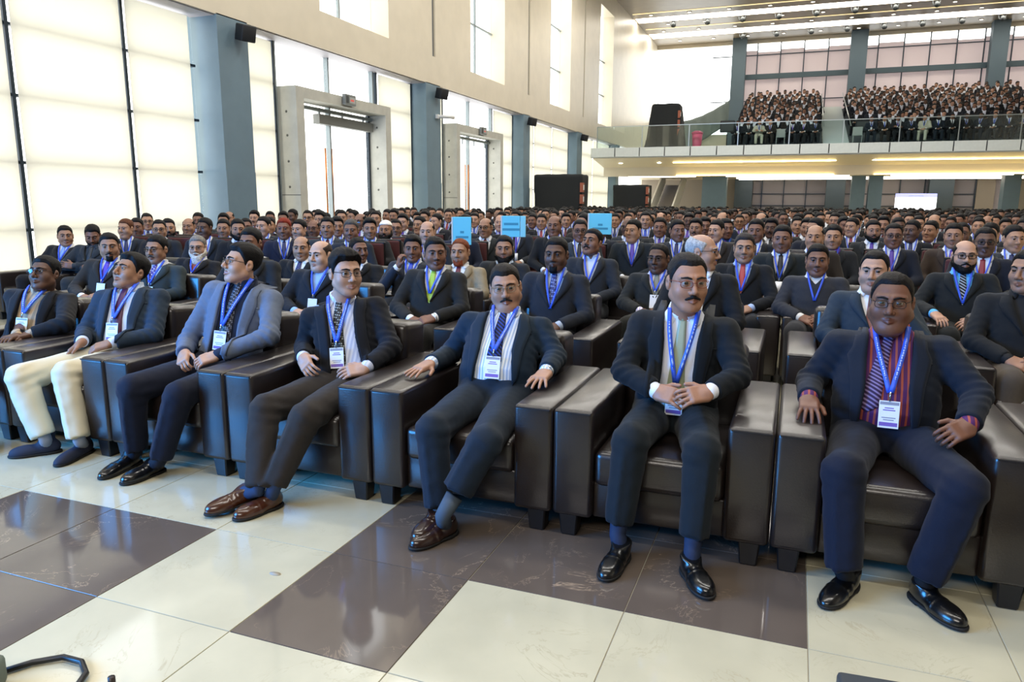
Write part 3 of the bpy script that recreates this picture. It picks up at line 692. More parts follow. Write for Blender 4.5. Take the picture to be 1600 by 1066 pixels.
# ------------------------------------------------------------------ hall materials
def marble(key, base, vein, vs, vw, rough):
    m = bpy.data.materials.new(key); m.use_nodes = True; nt = m.node_tree; b = nt.nodes['Principled BSDF']; b.inputs['Roughness'].default_value = rough; b.inputs['Specular IOR Level'].default_value = .5
    tc = nt.nodes.new('ShaderNodeTexCoord'); oi = nt.nodes.new('ShaderNodeObjectInfo'); add = nt.nodes.new('ShaderNodeVectorMath'); sc = nt.nodes.new('ShaderNodeVectorMath'); sc.operation = 'SCALE'; sc.inputs['Scale'].default_value = 37.0
    cx = nt.nodes.new('ShaderNodeCombineXYZ'); nt.links.new(oi.outputs['Random'], cx.inputs[0]); nt.links.new(oi.outputs['Random'], cx.inputs[1]); nt.links.new(cx.outputs[0], sc.inputs[0])
    nt.links.new(tc.outputs['Object'], add.inputs[0]); nt.links.new(sc.outputs[0], add.inputs[1])
    n1 = nt.nodes.new('ShaderNodeTexNoise'); n1.inputs['Scale'].default_value = 3.0; n1.inputs['Detail'].default_value = 5
    n2 = nt.nodes.new('ShaderNodeTexNoise'); n2.inputs['Scale'].default_value = vs; n2.inputs['Detail'].default_value = 6; n2.inputs['Roughness'].default_value = .62; n2.inputs['Distortion'].default_value = 1.2
    for n in (n1, n2): nt.links.new(add.outputs[0], n.inputs['Vector'])
    r1 = nt.nodes.new('ShaderNodeValToRGB'); e = r1.color_ramp.elements; c = hx(base); e[0].position = .3; e[1].position = .75
    e[0].color = tuple(v * .90 for v in c[:3]) + (1,); e[1].color = tuple(min(1, v * 1.08) for v in c[:3]) + (1,)
    r2 = nt.nodes.new('ShaderNodeValToRGB'); e = r2.color_ramp.elements; e[0].position = .5 - vw; e[0].color = (0, 0, 0, 1); e[1].position = .5; e[1].color = (1, 1, 1, 1); k = e.new(.5 + vw); k.color = (0, 0, 0, 1)
    mk = nt.nodes.new('ShaderNodeTexNoise'); mk.inputs['Scale'].default_value = 2.3; nt.links.new(add.outputs[0], mk.inputs['Vector'])
    r3 = nt.nodes.new('ShaderNodeValToRGB'); r3.color_ramp.elements[0].position = .45; r3.color_ramp.elements[1].position = .66; nt.links.new(mk.outputs['Fac'], r3.inputs['Fac'])
    ml = nt.nodes.new('ShaderNodeMath'); ml.operation = 'MULTIPLY'; nt.links.new(r2.outputs['Color'], ml.inputs[0]); nt.links.new(r3.outputs['Color'], ml.inputs[1])
    mx = nt.nodes.new('ShaderNodeMixRGB'); mx.inputs[2].default_value = hx(vein)
    nt.links.new(n1.outputs['Fac'], r1.inputs['Fac']); nt.links.new(n2.outputs['Fac'], r2.inputs['Fac']); nt.links.new(ml.outputs[0], mx.inputs[0]); nt.links.new(r1.outputs['Color'], mx.inputs[1]); nt.links.new(mx.outputs[0], b.inputs['Base Color'])
    return m
PALE = marble('cream_marble', '#bcb69c', '#aba287', 2.6, .010, .07)
DARK = marble('brown_marble', '#5d534b', '#a08c76', 2.4, .006, .07)
GROUT = mat('floor_grout', '#8f8a7c', .7)
BEIGE = mat('beige_wall_panel', '#d6ccb7', .35, spec=.4, var=.04, vscale=2)
COLM = mat('blue_grey_column_paint', '#677e8b', .5, var=.05, vscale=3)
CONC = mat('fair_faced_concrete', '#b7b6ac', .75, bump=.25, bscale=18, var=.08, vscale=4)
FRAME = mat('dark_window_frame', '#26333f', .4, metal=.3)
GREYF = mat('grey_window_frame', '#8d989c', .45, metal=.2)
CEILM = mat('ceiling_brown_panel', '#8d7f68', .4, var=.06, vscale=2)
LAMPW = mat('lamp_white_glow', '#ffffff', .5, emit='#fff6e6', estr=9.0)
LAMPY = mat('lamp_warm_line', '#fff2c8', .5, emit='#ffe29a', estr=8.0)
BLACKC = mat('black_drape_cloth', '#1a1d1e', .9, bump=.3, bscale=9)
PANE = glassm('window_pane', (.97, .985, 1, 1), .04)
WHITE = mat('white_paint', '#d8d8d4', .5)
def shade_mat(key, col, tr):
    m = bpy.data.materials.new(key); m.use_nodes = True; nt = m.node_tree; nt.nodes.remove(nt.nodes['Principled BSDF'])
    a = nt.nodes.new('ShaderNodeBsdfTranslucent'); d = nt.nodes.new('ShaderNodeBsdfDiffuse'); x = nt.nodes.new('ShaderNodeMixShader'); x.inputs[0].default_value = tr
    a.inputs[0].default_value = hx(col); d.inputs[0].default_value = hx(col)
    nt.links.new(d.outputs[0], x.inputs[1]); nt.links.new(a.outputs[0], x.inputs[2]); nt.links.new(x.outputs[0], nt.nodes['Material Output'].inputs[0])
    return m
SHADE = shade_mat('cream_roller_blind', '#f3f1e8', .58)
DRAPE = shade_mat('pinkish_grey_drape', '#d2c8c8', .45)
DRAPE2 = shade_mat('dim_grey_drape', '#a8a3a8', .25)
def structure(o): o['kind'] = 'structure'; return o
def solid(name, boxes, m, parent=None, smooth=False):
    V, Fq, mi = join_data([box_data(a, b) + (0,) for a, b in boxes]); return obj(name, mesh_np(name, V, Fq, [m], None, smooth), parent)

# ------------------------------------------------------------------ floor with its tiles
TS = .638
floor = structure(solid('floor', [((-11.2, -15, -.2), (16, .58, 0)), ((-11.2, .58, -.2), (16, 5.05, -.006)), ((-11.2, 5.05, -.2), (16, 56.2, 0))], PALE))
tA = box_mesh(TS - .0035, TS - .0035, .012, .0012, 1, (1, 1), PALE); tB = box_mesh(TS - .0035, TS - .0035, .012, .0012, 1, (1, 1), DARK)
grout = solid('grout_bed', [((-11.0, .585, -.0059), (2.69, 5.045, -.0035))], GROUT, floor)
for i in range(-12, 8):
    for j in range(-2, 5):
        dk = (i in (-2, -1) and j <= 0) or (i == 1 and j >= 0) or (i in (2, 3) and j >= 1) or (i in (-6, -7) and j <= 0) or (i in (-5,) and j >= 1) or (i in (6, 7) and j <= 0)
        t = obj('floor_tile', tB if dk else tA, floor, (-2.41 + (i + .5) * TS, 1.86 + (j + .5) * TS, -.006))
        if (i * 7 + j * 3) % 4 == 1: t.rotation_euler = (0, 0, math.pi / 2)
        elif (i * 5 + j) % 3 == 1: t.rotation_euler = (0, 0, math.pi)

# ------------------------------------------------------------------ left wall: columns, glazing, upper wall with tall windows
XI, XG = -10.2, -10.72
CY = [(3.35, 4.17), (11.47, 12.29), (19.75, 20.67), (27.95, 28.70), (35.55, 36.45), (44.0, 44.8)]
for k, (a, b) in enumerate(CY):
    c = structure(solid('column', [((-10.95, a, 0), (XI, b, 4.88))], COLM))
    solid('column_cladding', [((XI, a + .02, 0), (XI + .025, b - .02, 2.05)), ((-10.95, a - .02, 0), (XI + .025, a + .02, 2.05))], COLM, c)
op = [(Y0, Y0 + 3.0) for Y0 in (6.5, 14.72, 22.92, 31.2, 39.5)]; slots = [12.05, 20.29, 28.52, 36.55]
bx = [((-10.85, -15, 4.86), (XI, 56, 5.65)), ((-10.85, -15, 11.6), (XI, 56, 12.6))]; y = -15.0
for a, b in sorted([(o[0], o[1]) for o in op] + [(s - .10, s + .10) for s in slots]):
    bx.append(((-10.85, y, 5.65), (XI, a, 11.6)));
    if b - a < .5: bx.append(((-10.85, a, 5.65), (XI - .12, b, 11.6)))
    y = b
bx.append(((-10.85, y, 5.65), (XI, 56, 11.6)))
structure(solid('wall_left', bx, BEIGE))
structure(solid('trim_1', [((XI - .11, s - .098, 5.66), (XI - .05, s + .098, 11.6)) for s in slots], mat('slot_grey', '#6d6f70', .6)))
for k, (a, b) in enumerate(op):
    w = structure(empty('window_%d' % (k + 6), (-10.72, (a + b) / 2, 5.65)))
    for zz in (7.4, 9.2): box('transom', (-.03, -1.5, zz - 5.68), (.03, 1.5, zz - 5.62), GREYF, w)
    for yy in (0.0,): box('mullion', (-.03, yy - .04, 0), (.03, yy + .04, 5.95), GREYF, w)
    for y0, y1 in ((-1.5, -.04), (.04, 1.5)):
        for z0, z1 in ((0, 1.72), (1.78, 3.52), (3.58, 5.95)): box('pane', (-.006, y0, z0), (.006, y1, z1), PANE, w)
structure(box('baseboard_left', (-10.85, -15, 0), (-10.5, 56, .11), mat('grey_kerb', '#8d918f', .5)))
ZT = [1.05, 2.03, 2.98, 3.96]
def bay(n, spans, tall=None, zlo=.11, mats=FRAME, gap=.07, sh=True):
    """a glazed bay: mullions at the span ends, transoms, panes and a blind hung in each span"""
    w = structure(empty('window_%d' % n, (XG, spans[0][0], 0))); y00 = spans[0][0]
    ys = sorted({round(v, 3) for s in spans for v in s[:2]})
    for yy in (ys if n != 1 else ys[:-1]): box('mullion', (-.06, yy - y00 - .028, zlo), (.06, yy - y00 + .028, 4.86), mats, w)
    for s in spans:
        y0, y1 = s[0] - y00 + .028, s[1] - y00 - .028; lo = s[2] if len(s) > 2 else zlo
        zs = [lo] + [z for z in ZT if z > lo + .3] + [4.86]
        for z in zs[1:-1]: box('transom', (-.05, y0, z - .022), (.05, y1, z + .022), mats, w)
        for za, zb in zip(zs[:-1], zs[1:]): box('pane', (-.012, y0, za + .022), (-.002, y1, zb - .022), PANE, w)
        if sh and not (len(s) > 3 and s[3] == 'clear'):
            g0 = gap if not (len(s) > 3 and s[3] == 'wide') else .02
            ge = .17 if len(s) > 3 and s[3] == 'slit' else gap; b = box('roller_blind', (.085, y0 + g0 * .3, lo + .05), (.089, y1 - ge, 4.80), SHADE, w)
            box('hem_bar', (.082, y0 + g0 * .3, lo + .035), (.092, y1 - ge, lo + .055), mat('hem_bar_white', '#cfcdc0', .5), w)
    return w
bay(1, [(4.2, 5.85), (5.85, 7.79), (7.79, 9.79), (9.79, 11.40, .11, 'slit')], gap=.05)
bay(2, [(12.36, 13.62)])
bay(3, [(17.80, 19.70)])
bay(4, [(13.66, 15.62, 4.0, 'clear'), (15.62, 17.62, 4.0, 'clear')], mats=GREYF)
bay(5, [(28.75, 30.4), (30.4, 32.9), (32.9, 35.5)])
bay(11, [(20.72, 21.72)])
bay(12, [(25.84, 27.9)])
bay(13, [(21.76, 23.8, 4.0, 'clear'), (23.8, 25.8, 4.0, 'clear')], mats=GREYF)
bay(14, [(36.5, 40.2), (40.2, 43.95)])
# soffit below the upper wall, with the lilac light cast painted into its colour
structure(solid('trim_2', [((-10.8, 4.2, 4.84), (-10.25, 56, 4.862))], mat('soffit_lilac_light_cast', '#aaa6ac', .5)))
# concrete door portals
TIE = mat('tie_hole_dark', '#5a5a55', .8)
COPPER = mat('copper_pull', '#b5703c', .3, metal=.9)
def portal(n, y0, y1):
    d = structure(empty('door_%d' % n, (XG, (y0 + y1) / 2, 0))); h = (y1 - y0) / 2
    ja = box('jamb', (-.02, -h, 0), (.52, -h + .27, 3.93), CONC, d); box('jamb', (-.02, h - .27, 0), (.52, h, 3.93), CONC, d); box('lintel', (-.02, -h + .27, 3.70), (.52, h - .27, 3.93), CONC, d)
    hole = tube_data([(0, -.004, 0), (0, .004, 0)], .028, 8); hm = mesh_np('tie_hole', hole[0], hole[1], [TIE])
    for z in (.7, 1.25, 1.8, 2.35, 2.9, 3.4):
        obj('tie_hole', hm, d, (.25, -h, z)); obj('tie_hole', hm, d, (.25, h - .27, z))
    box('concrete_joint', (-.021, -h - .003, 1.62), (.521, -h + .02, 1.635), TIE, d)
    i0, i1 = -h + .27, h - .27; box('door_frame', (-.05, i1 - .07, 0), (.03, i1, 3.70), FRAME, d); box('door_frame', (-.05, i0, 0), (.03, i0 + .05, 3.70), GREYF, d); box('track_rail', (-.05, i0, 3.56), (.10, i1, 3.64), GREYF, d)
    for k in range(4): yy = i0 + .3 + k * (i1 - i0 - .6) / 3; box('track_hanger', (.0, yy - .02, 3.40), (.04, yy + .02, 3.66), GREYF, d)
    if n == 1: box('air_curtain_grille', (-.02, i1 - 2.4, 3.28), (.16, i1 - .05, 3.50), mat('grille_grey', '#7d7f7c', .6), d)
    m = (i0 + i1) / 2 - .2
    for a, b in ((i0 + .06, m - .01), (m + .01, i1 - .08)): box('glass_leaf', (-.012, a, .05), (.0, b, 3.3), PANE, d)
    for s in (-1, 1): tube('door_pull', [(.05, m + s * .13, .9), (.05, m + s * .13, 2.75)], .022, COPPER, d, 8)
    return d
portal(1, 13.72, 17.72); portal(2, 21.80, 25.80)
def exit_sign(y, lab):
    r = empty('exit_sign', (XI + .02, y, 3.74)); tag(r, lab, 'sign', 'box signs over the concrete doorways')
    box('housing', (0, -.16, 0), (.09, .30, .24), mat('sign_grey', '#777b78', .5), r, .01, 1); box('lit_panel', (.0902, .03, .05), (.093, .26, .18), mat('sign_pale', '#a7aaa6', .4), r)
    box('red_lettering', (.0931, .06, .09), (.095, .20, .13), mat('sign_red_lit', '#c8554f', .5, emit='#c0403a', estr=.5), r)
    box('speaker_grille', (.0902, -.13, .04), (.095, -.02, .20), mat('grille_dark', '#3c403f', .6), r)
exit_sign(15.60, 'grey box sign with red lettering above the nearer concrete doorway'); exit_sign(23.7, 'grey box sign above the farther concrete doorway')
def wall_speaker(y, z, lab):
    r = empty('wall_speaker', (XI + .02, y, z)); tag(r, lab, 'speaker', 'small black loudspeakers on the columns'); m = mat('speaker_black', '#1b1d20', .6)
    b = box('cabinet', (.05, -.15, -.15), (.30, .15, .15), m, r, .02, 2); b.rotation_euler = (0, .25, -.3); tube('bracket', [(0, 0, .02), (.12, 0, .0)], .018, m, r)
for i, (a, b) in enumerate(CY[1:5]):
    wall_speaker(b - .28, 4.62, 'small black loudspeaker at the top of the %s grey column' % ('nearest', 'second', 'third', 'fourth')[i])
r = empty('security_camera', (XI + .03, 20.3, 3.98)); tag(r, 'white bullet security camera on the second grey column', 'camera')
tube('housing', [(.02, .1, 0), (.22, .45, .02), (.30, .62, .02)], [.05, .05, .055], WHITE, r, 10); box('mount', (-.02, .02, -.06), (.05, .16, .06), WHITE, r)

# ------------------------------------------------------------------ shell that closes the hall out of view
structure(solid('wall_right', [((15.8, -15, 0), (16.2, 56, 12.8))], BEIGE))
structure(solid('wall_stage', [((-11.2, -15.2, 0), (16.2, -15, 12.8))], mat('stage_dark_blue', '#1d2a3d', .8)))
ceil = structure(solid('ceiling', [((-11.2, -15.2, 12.55), (16.2, 47.45, 12.9)), ((-11.2, 48.75, 12.55), (16.2, 51.95, 12.9)), ((-11.2, 53.5, 12.55), (16.2, 56.4, 12.9)), ((-11.2, 47.4, 12.85), (16.2, 56, 12.95))], CEILM))
structure(solid('wall_left_outer', [((-11.25, -15, -.2), (-10.85, 4.2, 4.86))], BEIGE))
for a, b in ((47.55, 48.65), (52.05, 53.4)):
    r = empty('strip_light', (2.5, (a + b) / 2, 12.6)); tag(r, 'long white recessed ceiling light strip ' + ('nearer to the stage' if a < 50 else 'close to the gallery back wall'), 'ceiling light', 'recessed ceiling strips over the gallery')
    box('diffuser', (-12.6, -(b - a) / 2, -.04), (13, (b - a) / 2, .0), LAMPW, r); box('edge_rail', (-12.6, (b - a) / 2, -.05), (13, (b - a) / 2 + .05, .0), BEIGE, r)
for y in (46.2, 50.35):
    tag(solid('warm_light_line', [((-10, y, 12.525), (15, y + .10, 12.549))], mat('lamp_dim_line', '#fff2c8', .5, emit='#ffe6a8', estr=1.1)), 'thin warm yellow light line in the brown ceiling ' + ('at the top of the picture' if y < 48 else 'between the two white strips'), 'ceiling light', 'thin yellow ceiling lines')
ORDN = ('first', 'second', 'third', 'fourth', 'fifth', 'sixth', 'seventh', 'eighth', 'ninth', 'tenth', 'eleventh', 'twelfth')
dv, df = tube_data([(0, 0, 0), (0, 0, .02)], .10, 10); dl = mesh_np('downlight', dv, df, [mat('downlight_glow', '#ffffff', .5, emit='#fff4e0', estr=9)], None, False)
dv, df = tube_data([(math.cos(t) * .12, math.sin(t) * .12, .0) for t in np.linspace(0, 6.283, 13)], .02, 5, False); dr_ = mesh_np('trim_ring', dv, df, [WHITE])
for yi, y in enumerate((46.75, 49.35, 51.25, 54.4)):
    for k in range(10):
        x = -9.0 + k * 2.25 + (yi % 2) * .6; r = empty('downlight', (x, y, 12.53)); tag(r, 'round ceiling downlight, %s from the left in the %s row above the gallery' % (ORDN[k], ('nearest', 'second', 'third', 'farthest')[yi]), 'downlight', 'downlights over the gallery')
        obj('lamp', dl, r); obj('trim_ring', dr_, r)
SPM = mat('spot_fixture_grey', '#5d6265', .4, metal=.5)
for yi, (y, x0, st, n) in enumerate(((48.7, -8.0, 2.05, 8), (53.5, -4.2, 2.1, 8))):
    for k in range(n):
        r = empty('spotlight', (x0 + k * st, y, 12.5)); tag(r, 'grey spotlight under the %s white ceiling strip, %s from the left' % (('nearer', 'farther')[yi], ORDN[k]), 'spotlight', 'spotlights under the ceiling strips')
        tube('yoke', [(-.20, 0, .12), (-.16, 0, -.15), (.0, 0, -.28), (.16, 0, -.15), (.20, 0, .12)], .03, SPM, r, 6); tube('lamp_head', [(0, .12, .02), (.06, -.10, -.24)], [.10, .15], SPM, r, 10)

# ------------------------------------------------------------------ gallery
YB = 38.5
SOFF = mat('cream_soffit', '#e9e0cc', .45)
bal = structure(solid('balcony', [((-10.3, YB + .04, 3.86), (16, 56, 4.28)), ((-10.3, YB + .02, 3.79), (16, YB + .30, 3.88))], mat('balcony_grey', '#d2d6d3', .5)))
PNL = mat('fascia_panel_grey', '#d3d9d5', .4, var=.03)
solid('fascia_backing', [((-10.25, YB + .005, 3.84), (15.9, YB + .045, 4.27))], mat('joint_dark', '#3b4042', .8), bal)
pm = box_mesh(1.225, .05, .46, .006, 1, (1, 1), PNL)
for k in range(20): obj('fascia_panel', pm, bal, (-9.65 + k * 1.275, YB - .02, 4.05))
V, Q = box_data((-10.2, YB + .1, 3.40), (16, 41.0, 3.46)); V[[0, 1, 4, 5], 2] += .36; obj('soffit_panel', mesh_np('soffit_panel', V, Q, [SOFF], None, False), bal)
solid('bulkhead', [((-10.2, 41.0, 2.92), (16, 41.3, 3.5))], SOFF, bal); solid('low_ceiling', [((-10.2, 41.2, 3.05), (16, 55.9, 3.2))], BEIGE, bal)
for x0, x1 in ((-6.2, 1.6), (3.4, 15.5)):
    for y, z in ((41.0 - .03, 2.94), (39.7, 3.545)):
        tag(solid('warm_cove_light', [((x0, y - .05, z - .01), (x1, y, z + .03))], LAMPY), '%s warm cove light %s under the gallery front' % (('left', 'right')[x0 > 0], ('along the bulkhead foot', 'in the sloping soffit')[y < 40]), 'cove light', 'warm cove lights under the gallery')
for k in range(12):
    r = empty('downlight', (-9 + k * 2.05, 39.9, 3.53)); tag(r, 'round downlight in the soffit under the gallery front, %s from the left' % ORDN[k], 'downlight', 'downlights under the gallery'); obj('lamp', dl, r); obj('trim_ring', dr_, r)
for i, (y, z, x0, x1) in enumerate(((44.2, 2.98, -9.5, -5.6), (44.2, 2.98, -3.9, 2.5), (44.2, 2.98, 4.5, 10), (48, 2.98, -3.6, 15), (50, 2.98, -3.6, 15))):
    tag(solid('tube_light', [((x0, y, z), (x1, y + .22, z + .06))], LAMPW), 'long white ceiling tube light under the gallery, ' + ('left of the blue pillar', 'between the two blue pillars', 'right of the double blue pillar', 'second row back', 'farthest row back')[i], 'ceiling light', 'white tube lights under the gallery')
# glass balustrade
gb = structure(empty('glass_balustrade', (0, YB + .12, 4.28))); GB = glassm('balustrade_glass', (.86, .93, .92, 1), .06); RAILM = mat('rail_steel', '#aeb6b6', .3, metal=.8)
for k in range(11):
    x0 = -10 + k * 2.35; box('glass_panel', (x0 + .01, -.008, .02), (x0 + 2.33, .008, 1.05), GB, gb); box('post', (x0 - .02, -.02, 0), (x0 + .02, .02, 1.06), RAILM, gb)
box('top_rail', (-10, -.025, 1.05), (16, .025, 1.085), RAILM, gb)
# seating tiers and the stair between the blocks
TIER0, RISE, RUN, NT = 39.55, .215, .86, 15
TIERM = mat('tier_grey_deck', '#6a7072', .7)
def tier(name, x0, x1): return structure(solid(name, [((x0, TIER0 + k * RUN, 4.28 + (k - 1) * RISE if k else 4.2), (x1, TIER0 + (k + 1) * RUN + .01, 4.285 + k * RISE)) for k in range(NT)] + [((x0, TIER0 + NT * RUN, 4.28), (x1, 54.0, 4.285 + (NT - 1) * RISE))], TIERM))
tier('seating_tier', -3.5, .93); tier('seating_tier', 2.12, 15.8)
stair = structure(empty('gallery_stair', (1.52, TIER0, 4.28)))
for k in range(26): box('step', (-.58, k * .48, k * .122), (.58, k * .48 + .52, k * .122 + .10), mat('stair_white', '#c9cfcd', .6), stair)
box('stringer', (-.585, 0, -.05), (.585, 12.9, .0), TIERM, stair)
for s in (-1, 1):
    tube('handrail', [(s * .60, .2, .9), (s * .60, 12.4, 4.0)], .025, RAILM, stair, 6)
# gallery back wall: drapes behind a dark frame, columns, bright bare window on the left
solidb = structure(solid('wall_back', [((-11.2, 55.9, 0), (16.2, 56.1, 3.2)), ((-11.2, 55.9, 3.2), (16.2, 56.1, 6.3)), ((-11.2, 55.9, 12.3), (16.2, 56.1, 12.9)), ((-11.2, 55.9, 6.3), (-10.9, 56.1, 12.3))], BEIGE))
gw = structure(empty('window_15', (0, 55.9, 6.3)))
for k in range(19):
    x = -10.8 + k * 1.5; _ = k not in (1, 2, 3) and box('mullion', (x - .035, -.05, 0), (x + .035, .05, 6.0), FRAME, gw)
    if k < 18:
        for za, zb in ((0, 3.6), (3.95, 5.2), (5.25, 6.0)): box('pane', (x + .04, .15, za), (x + 1.46, .162, zb), PANE, gw)
        if k > 3: box('drape', (x + .0, .10, .0), (x + 1.5, .104, 5.55 - .12 * (k % 2)), DRAPE, gw)
for z in (2.2, 5.22): box('transom', (-6.3, -.04, z - .03), (16, .04, z + .03), FRAME, gw)
box('beam', (-4.9, -.20, 3.62), (16, .02, 3.95), mat('beam_slate', '#3d4f57', .6), gw)
for x0, x1 in ((2.5, 3.5), (10.4, 11.3), (-4.9, -4.0)): structure(solid('column', [((x0, 54.9, 4.2), (x1, 55.6, 12.6))], mat('gallery_column_slate', '#4a5b65', .6)))
# swagged black-out cloth on the left of the gallery window
nx, nz = 26, 10; V = []; Q = []
for i in range(nx + 1):
    u = i / nx; x = -10.4 + u * 6.0; zt = 7.35 + 1.55 * u ** 1.6 - .5 * math.sin(u * math.pi); zb = 4.6 + 3.6 * max(0, u - .18) ** 1.3
    for j in range(nz + 1): t = j / nz; V.append((x, 55.2 + .10 * math.sin(i * 1.9 + j * .3), zb + (zt - zb) * t))
for i in range(nx):
    for j in range(nz): a = i * (nz + 1) + j; Q.append((a, a + nz + 1, a + nz + 2, a + 1))
me = mesh_np('swagged_drape', np.array(V), np.array(Q), [mat('grey_blackout_cloth', '#66716f', .9)]); o = obj('swagged_drape', me); md = o.modifiers.new('thick', 'SOLIDIFY'); md.thickness = .03
tag(o, 'grey drape swagged across the bright window left of the gallery seats', 'drape')
# things on the gallery deck
def draped_box(name, x0, x1, y0, y1, z0, z1, lab, flare=.0, cases=True):
    r = empty(name, ((x0 + x1) / 2, (y0 + y1) / 2, z0)); tag(r, lab, 'draped screen', 'backs of screens under black cloth'); w, d, h = (x1 - x0) / 2, (y1 - y0) / 2, z1 - z0
    def f(P):
        q = np.abs(P - np.float32((0, 0, h / 2))) - np.float32((w, d, h / 2)) - (flare * (1 - P[:, 2:3] / h) * np.float32((1, .5, 0)))
        b = np.sqrt((np.maximum(q, 0) ** 2).sum(-1)) + np.minimum(q.max(-1), 0)
        return b + .022 * np.sin(P[:, 0] * 9 + P[:, 1] * 7 + 1.2 * np.sin(P[:, 2] * 1.7)) * np.clip(1.3 - P[:, 2] / h, 0, 1) - .02
    V, Q = mesh_field(f, (-w - flare - .05, -d - flare, -.01), (w + flare + .05, d + flare, h + .05), .07); V[:, 2] = np.maximum(V[:, 2], 0); obj('black_cloth', mesh_np('cloth', V, Q, [BLACKC]), r)
    if cases:
        for k in range(int(h / .45)):
            a = box('screen_module', (w - .02, -d - .12, .1 + k * .45), (w + .10, -d + .10, .46 + k * .45), mat('module_orange', '#8f4d33', .6), r); box('module_latch', (.061, -.06, -.1), (.075, .06, .1), WHITE, a)
draped_box('draped_screen', -9.95, -8.0, 28.6, 29.6, 0, 2.58, 'black cloth covered back of a video screen beside the third grey column')
draped_box('draped_screen', -8.5, -6.85, 36.2, 37.4, 0, 2.34, 'smaller black draped screen back near the escalator under the gallery')
draped_box('draped_screen', -7.3, -5.95, 39.2, 40.2, 4.28, 6.45, 'tapering black draped screen back on the gallery beside the pink bin', .30)
r = empty('litter_bin', (-5.0, 39.4, 4.28)); tag(r, 'pink plastic litter bin standing on the gallery behind the glass', 'bin'); PK = mat('pink_plastic', '#e0577f', .4)
tube('tub', [(0, 0, 0), (0, 0, .03), (0, 0, .68)], [.20, .21, .27], PK, r, 16); tube('lid', [(0, 0, .68), (0, 0, .74), (0, 0, .82)], [.29, .28, .12], PK, r, 16); box('swing_flap', (-.12, -.25, .70), (.12, -.20, .80), mat('pink_flap', '#c6436c', .4), r)
for i, (x0, x1, y, zb) in enumerate(((-3.9, -3.2, 39.5, 5.0), (2.35, 3.3, 40.4, 4.9), (6.6, 7.7, 40.5, 5.05))):
    r = empty('stage_speaker', ((x0 + x1) / 2, y, 4.28)); tag(r, ('black loudspeaker on a stand left of the left gallery block', 'black monitor on a stand beside the gallery stair', 'black monitor on a stand among the right gallery seats')[i], 'speaker', 'black boxes on stands in the gallery')
    m = mat('speaker_black', '#1b1d20', .6); h = (x1 - x0) / 2; box('cabinet', (-h, -.15, zb - 4.28), (h, .15, zb - 4.28 + .55), m, r, .02, 1); box('front_grille', (-h + .05, -.158, zb - 4.23), (h - .05, -.15, zb - 4.28 + .48), mat('grille_dark', '#3c403f', .6), r)
    tube('stand_pole', [(0, 0, 0), (0, 0, zb - 4.28 + .02)], .025, m, r, 6); box('stand_base', (-.3, -.2, 0), (.3, .2, .02), m, r)
# ------------------------------------------------------------------ under the gallery
for x0, x1, y in ((-5.4, -4.0, 46), (2.75, 3.45, 46), (3.62, 4.32, 46), (10.05, 10.8, 46)): structure(solid('column', [((x0, y, 0), (x1, y + .8, 3.1))], COLM))
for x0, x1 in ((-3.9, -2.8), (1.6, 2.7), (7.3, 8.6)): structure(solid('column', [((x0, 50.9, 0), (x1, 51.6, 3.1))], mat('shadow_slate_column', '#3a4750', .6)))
lw = structure(empty('window_16', (0, 52.0, 0)))
for k in range(13):
    x = -3.6 + k * 1.35
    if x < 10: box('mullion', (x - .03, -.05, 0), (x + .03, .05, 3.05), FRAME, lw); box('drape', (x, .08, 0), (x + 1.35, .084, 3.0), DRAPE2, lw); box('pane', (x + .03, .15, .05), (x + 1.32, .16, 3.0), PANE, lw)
for z in (1.35, 2.1): box('transom', (-3.6, -.04, z), (10, .04, z + .05), FRAME, lw)
structure(solid('wall_lobby', [((-10.2, 51.9, 0), (-3.6, 52.3, 3.1)), ((9.95, 51.9, 0), (10.9, 52.3, 3.1))], mat('lobby_taupe', '#8d8478', .6)))
r = empty('projection_screen', (5.95, 45.6, 0)); tag(r, 'bright white projection screen with pale blue header under the gallery', 'screen')
box('picture', (-1.0, 0, .98), (1.0, .02, 1.88), mat('screen_white_lit', '#ffffff', .5, emit='#f4f6ff', estr=1.6), r); hd = box('header_band', (-1.0, -.004, 1.88), (1.0, .02, 2.08), mat('screen_lavender_lit', '#c9ccff', .5, emit='#b4bcff', estr=.9), r); box('header_text', (-.36, -.012, -.04), (.36, -.010, -.01), mat('screen_text_violet', '#8f93d8', .5, emit='#9aa0e8', estr=.7), hd)
for s in (-1, 1): tube('leg', [(s * .8, .05, 0), (s * .8, .05, 1.0)], .02, FRAME, r, 6)
r = empty('escalator', (-7.6, 44.4, 0)); tag(r, 'white sided escalator rising to the left behind the farther draped screen', 'escalator')
for s in (-1, 1):
    V = np.array([(s * .62, 0, .0), (s * .62, 5.6, 2.8), (s * .62, 5.6, 3.9), (s * .62, 0, 1.1), (s * .72, 0, .0), (s * .72, 5.6, 2.8), (s * .72, 5.6, 3.9), (s * .72, 0, 1.1)]); o = obj('balustrade', mesh_np('balustrade', V, box_data((0, 0, 0), (1, 1, 1))[1], [WHITE], None, False), r)
for k in range(16): box('step', (-.6, k * .35, 0 if k == 0 else k * .175 - .2), (.6, k * .35 + .36, k * .175 + .02), mat('escalator_step', '#8f8a88', .5), r)
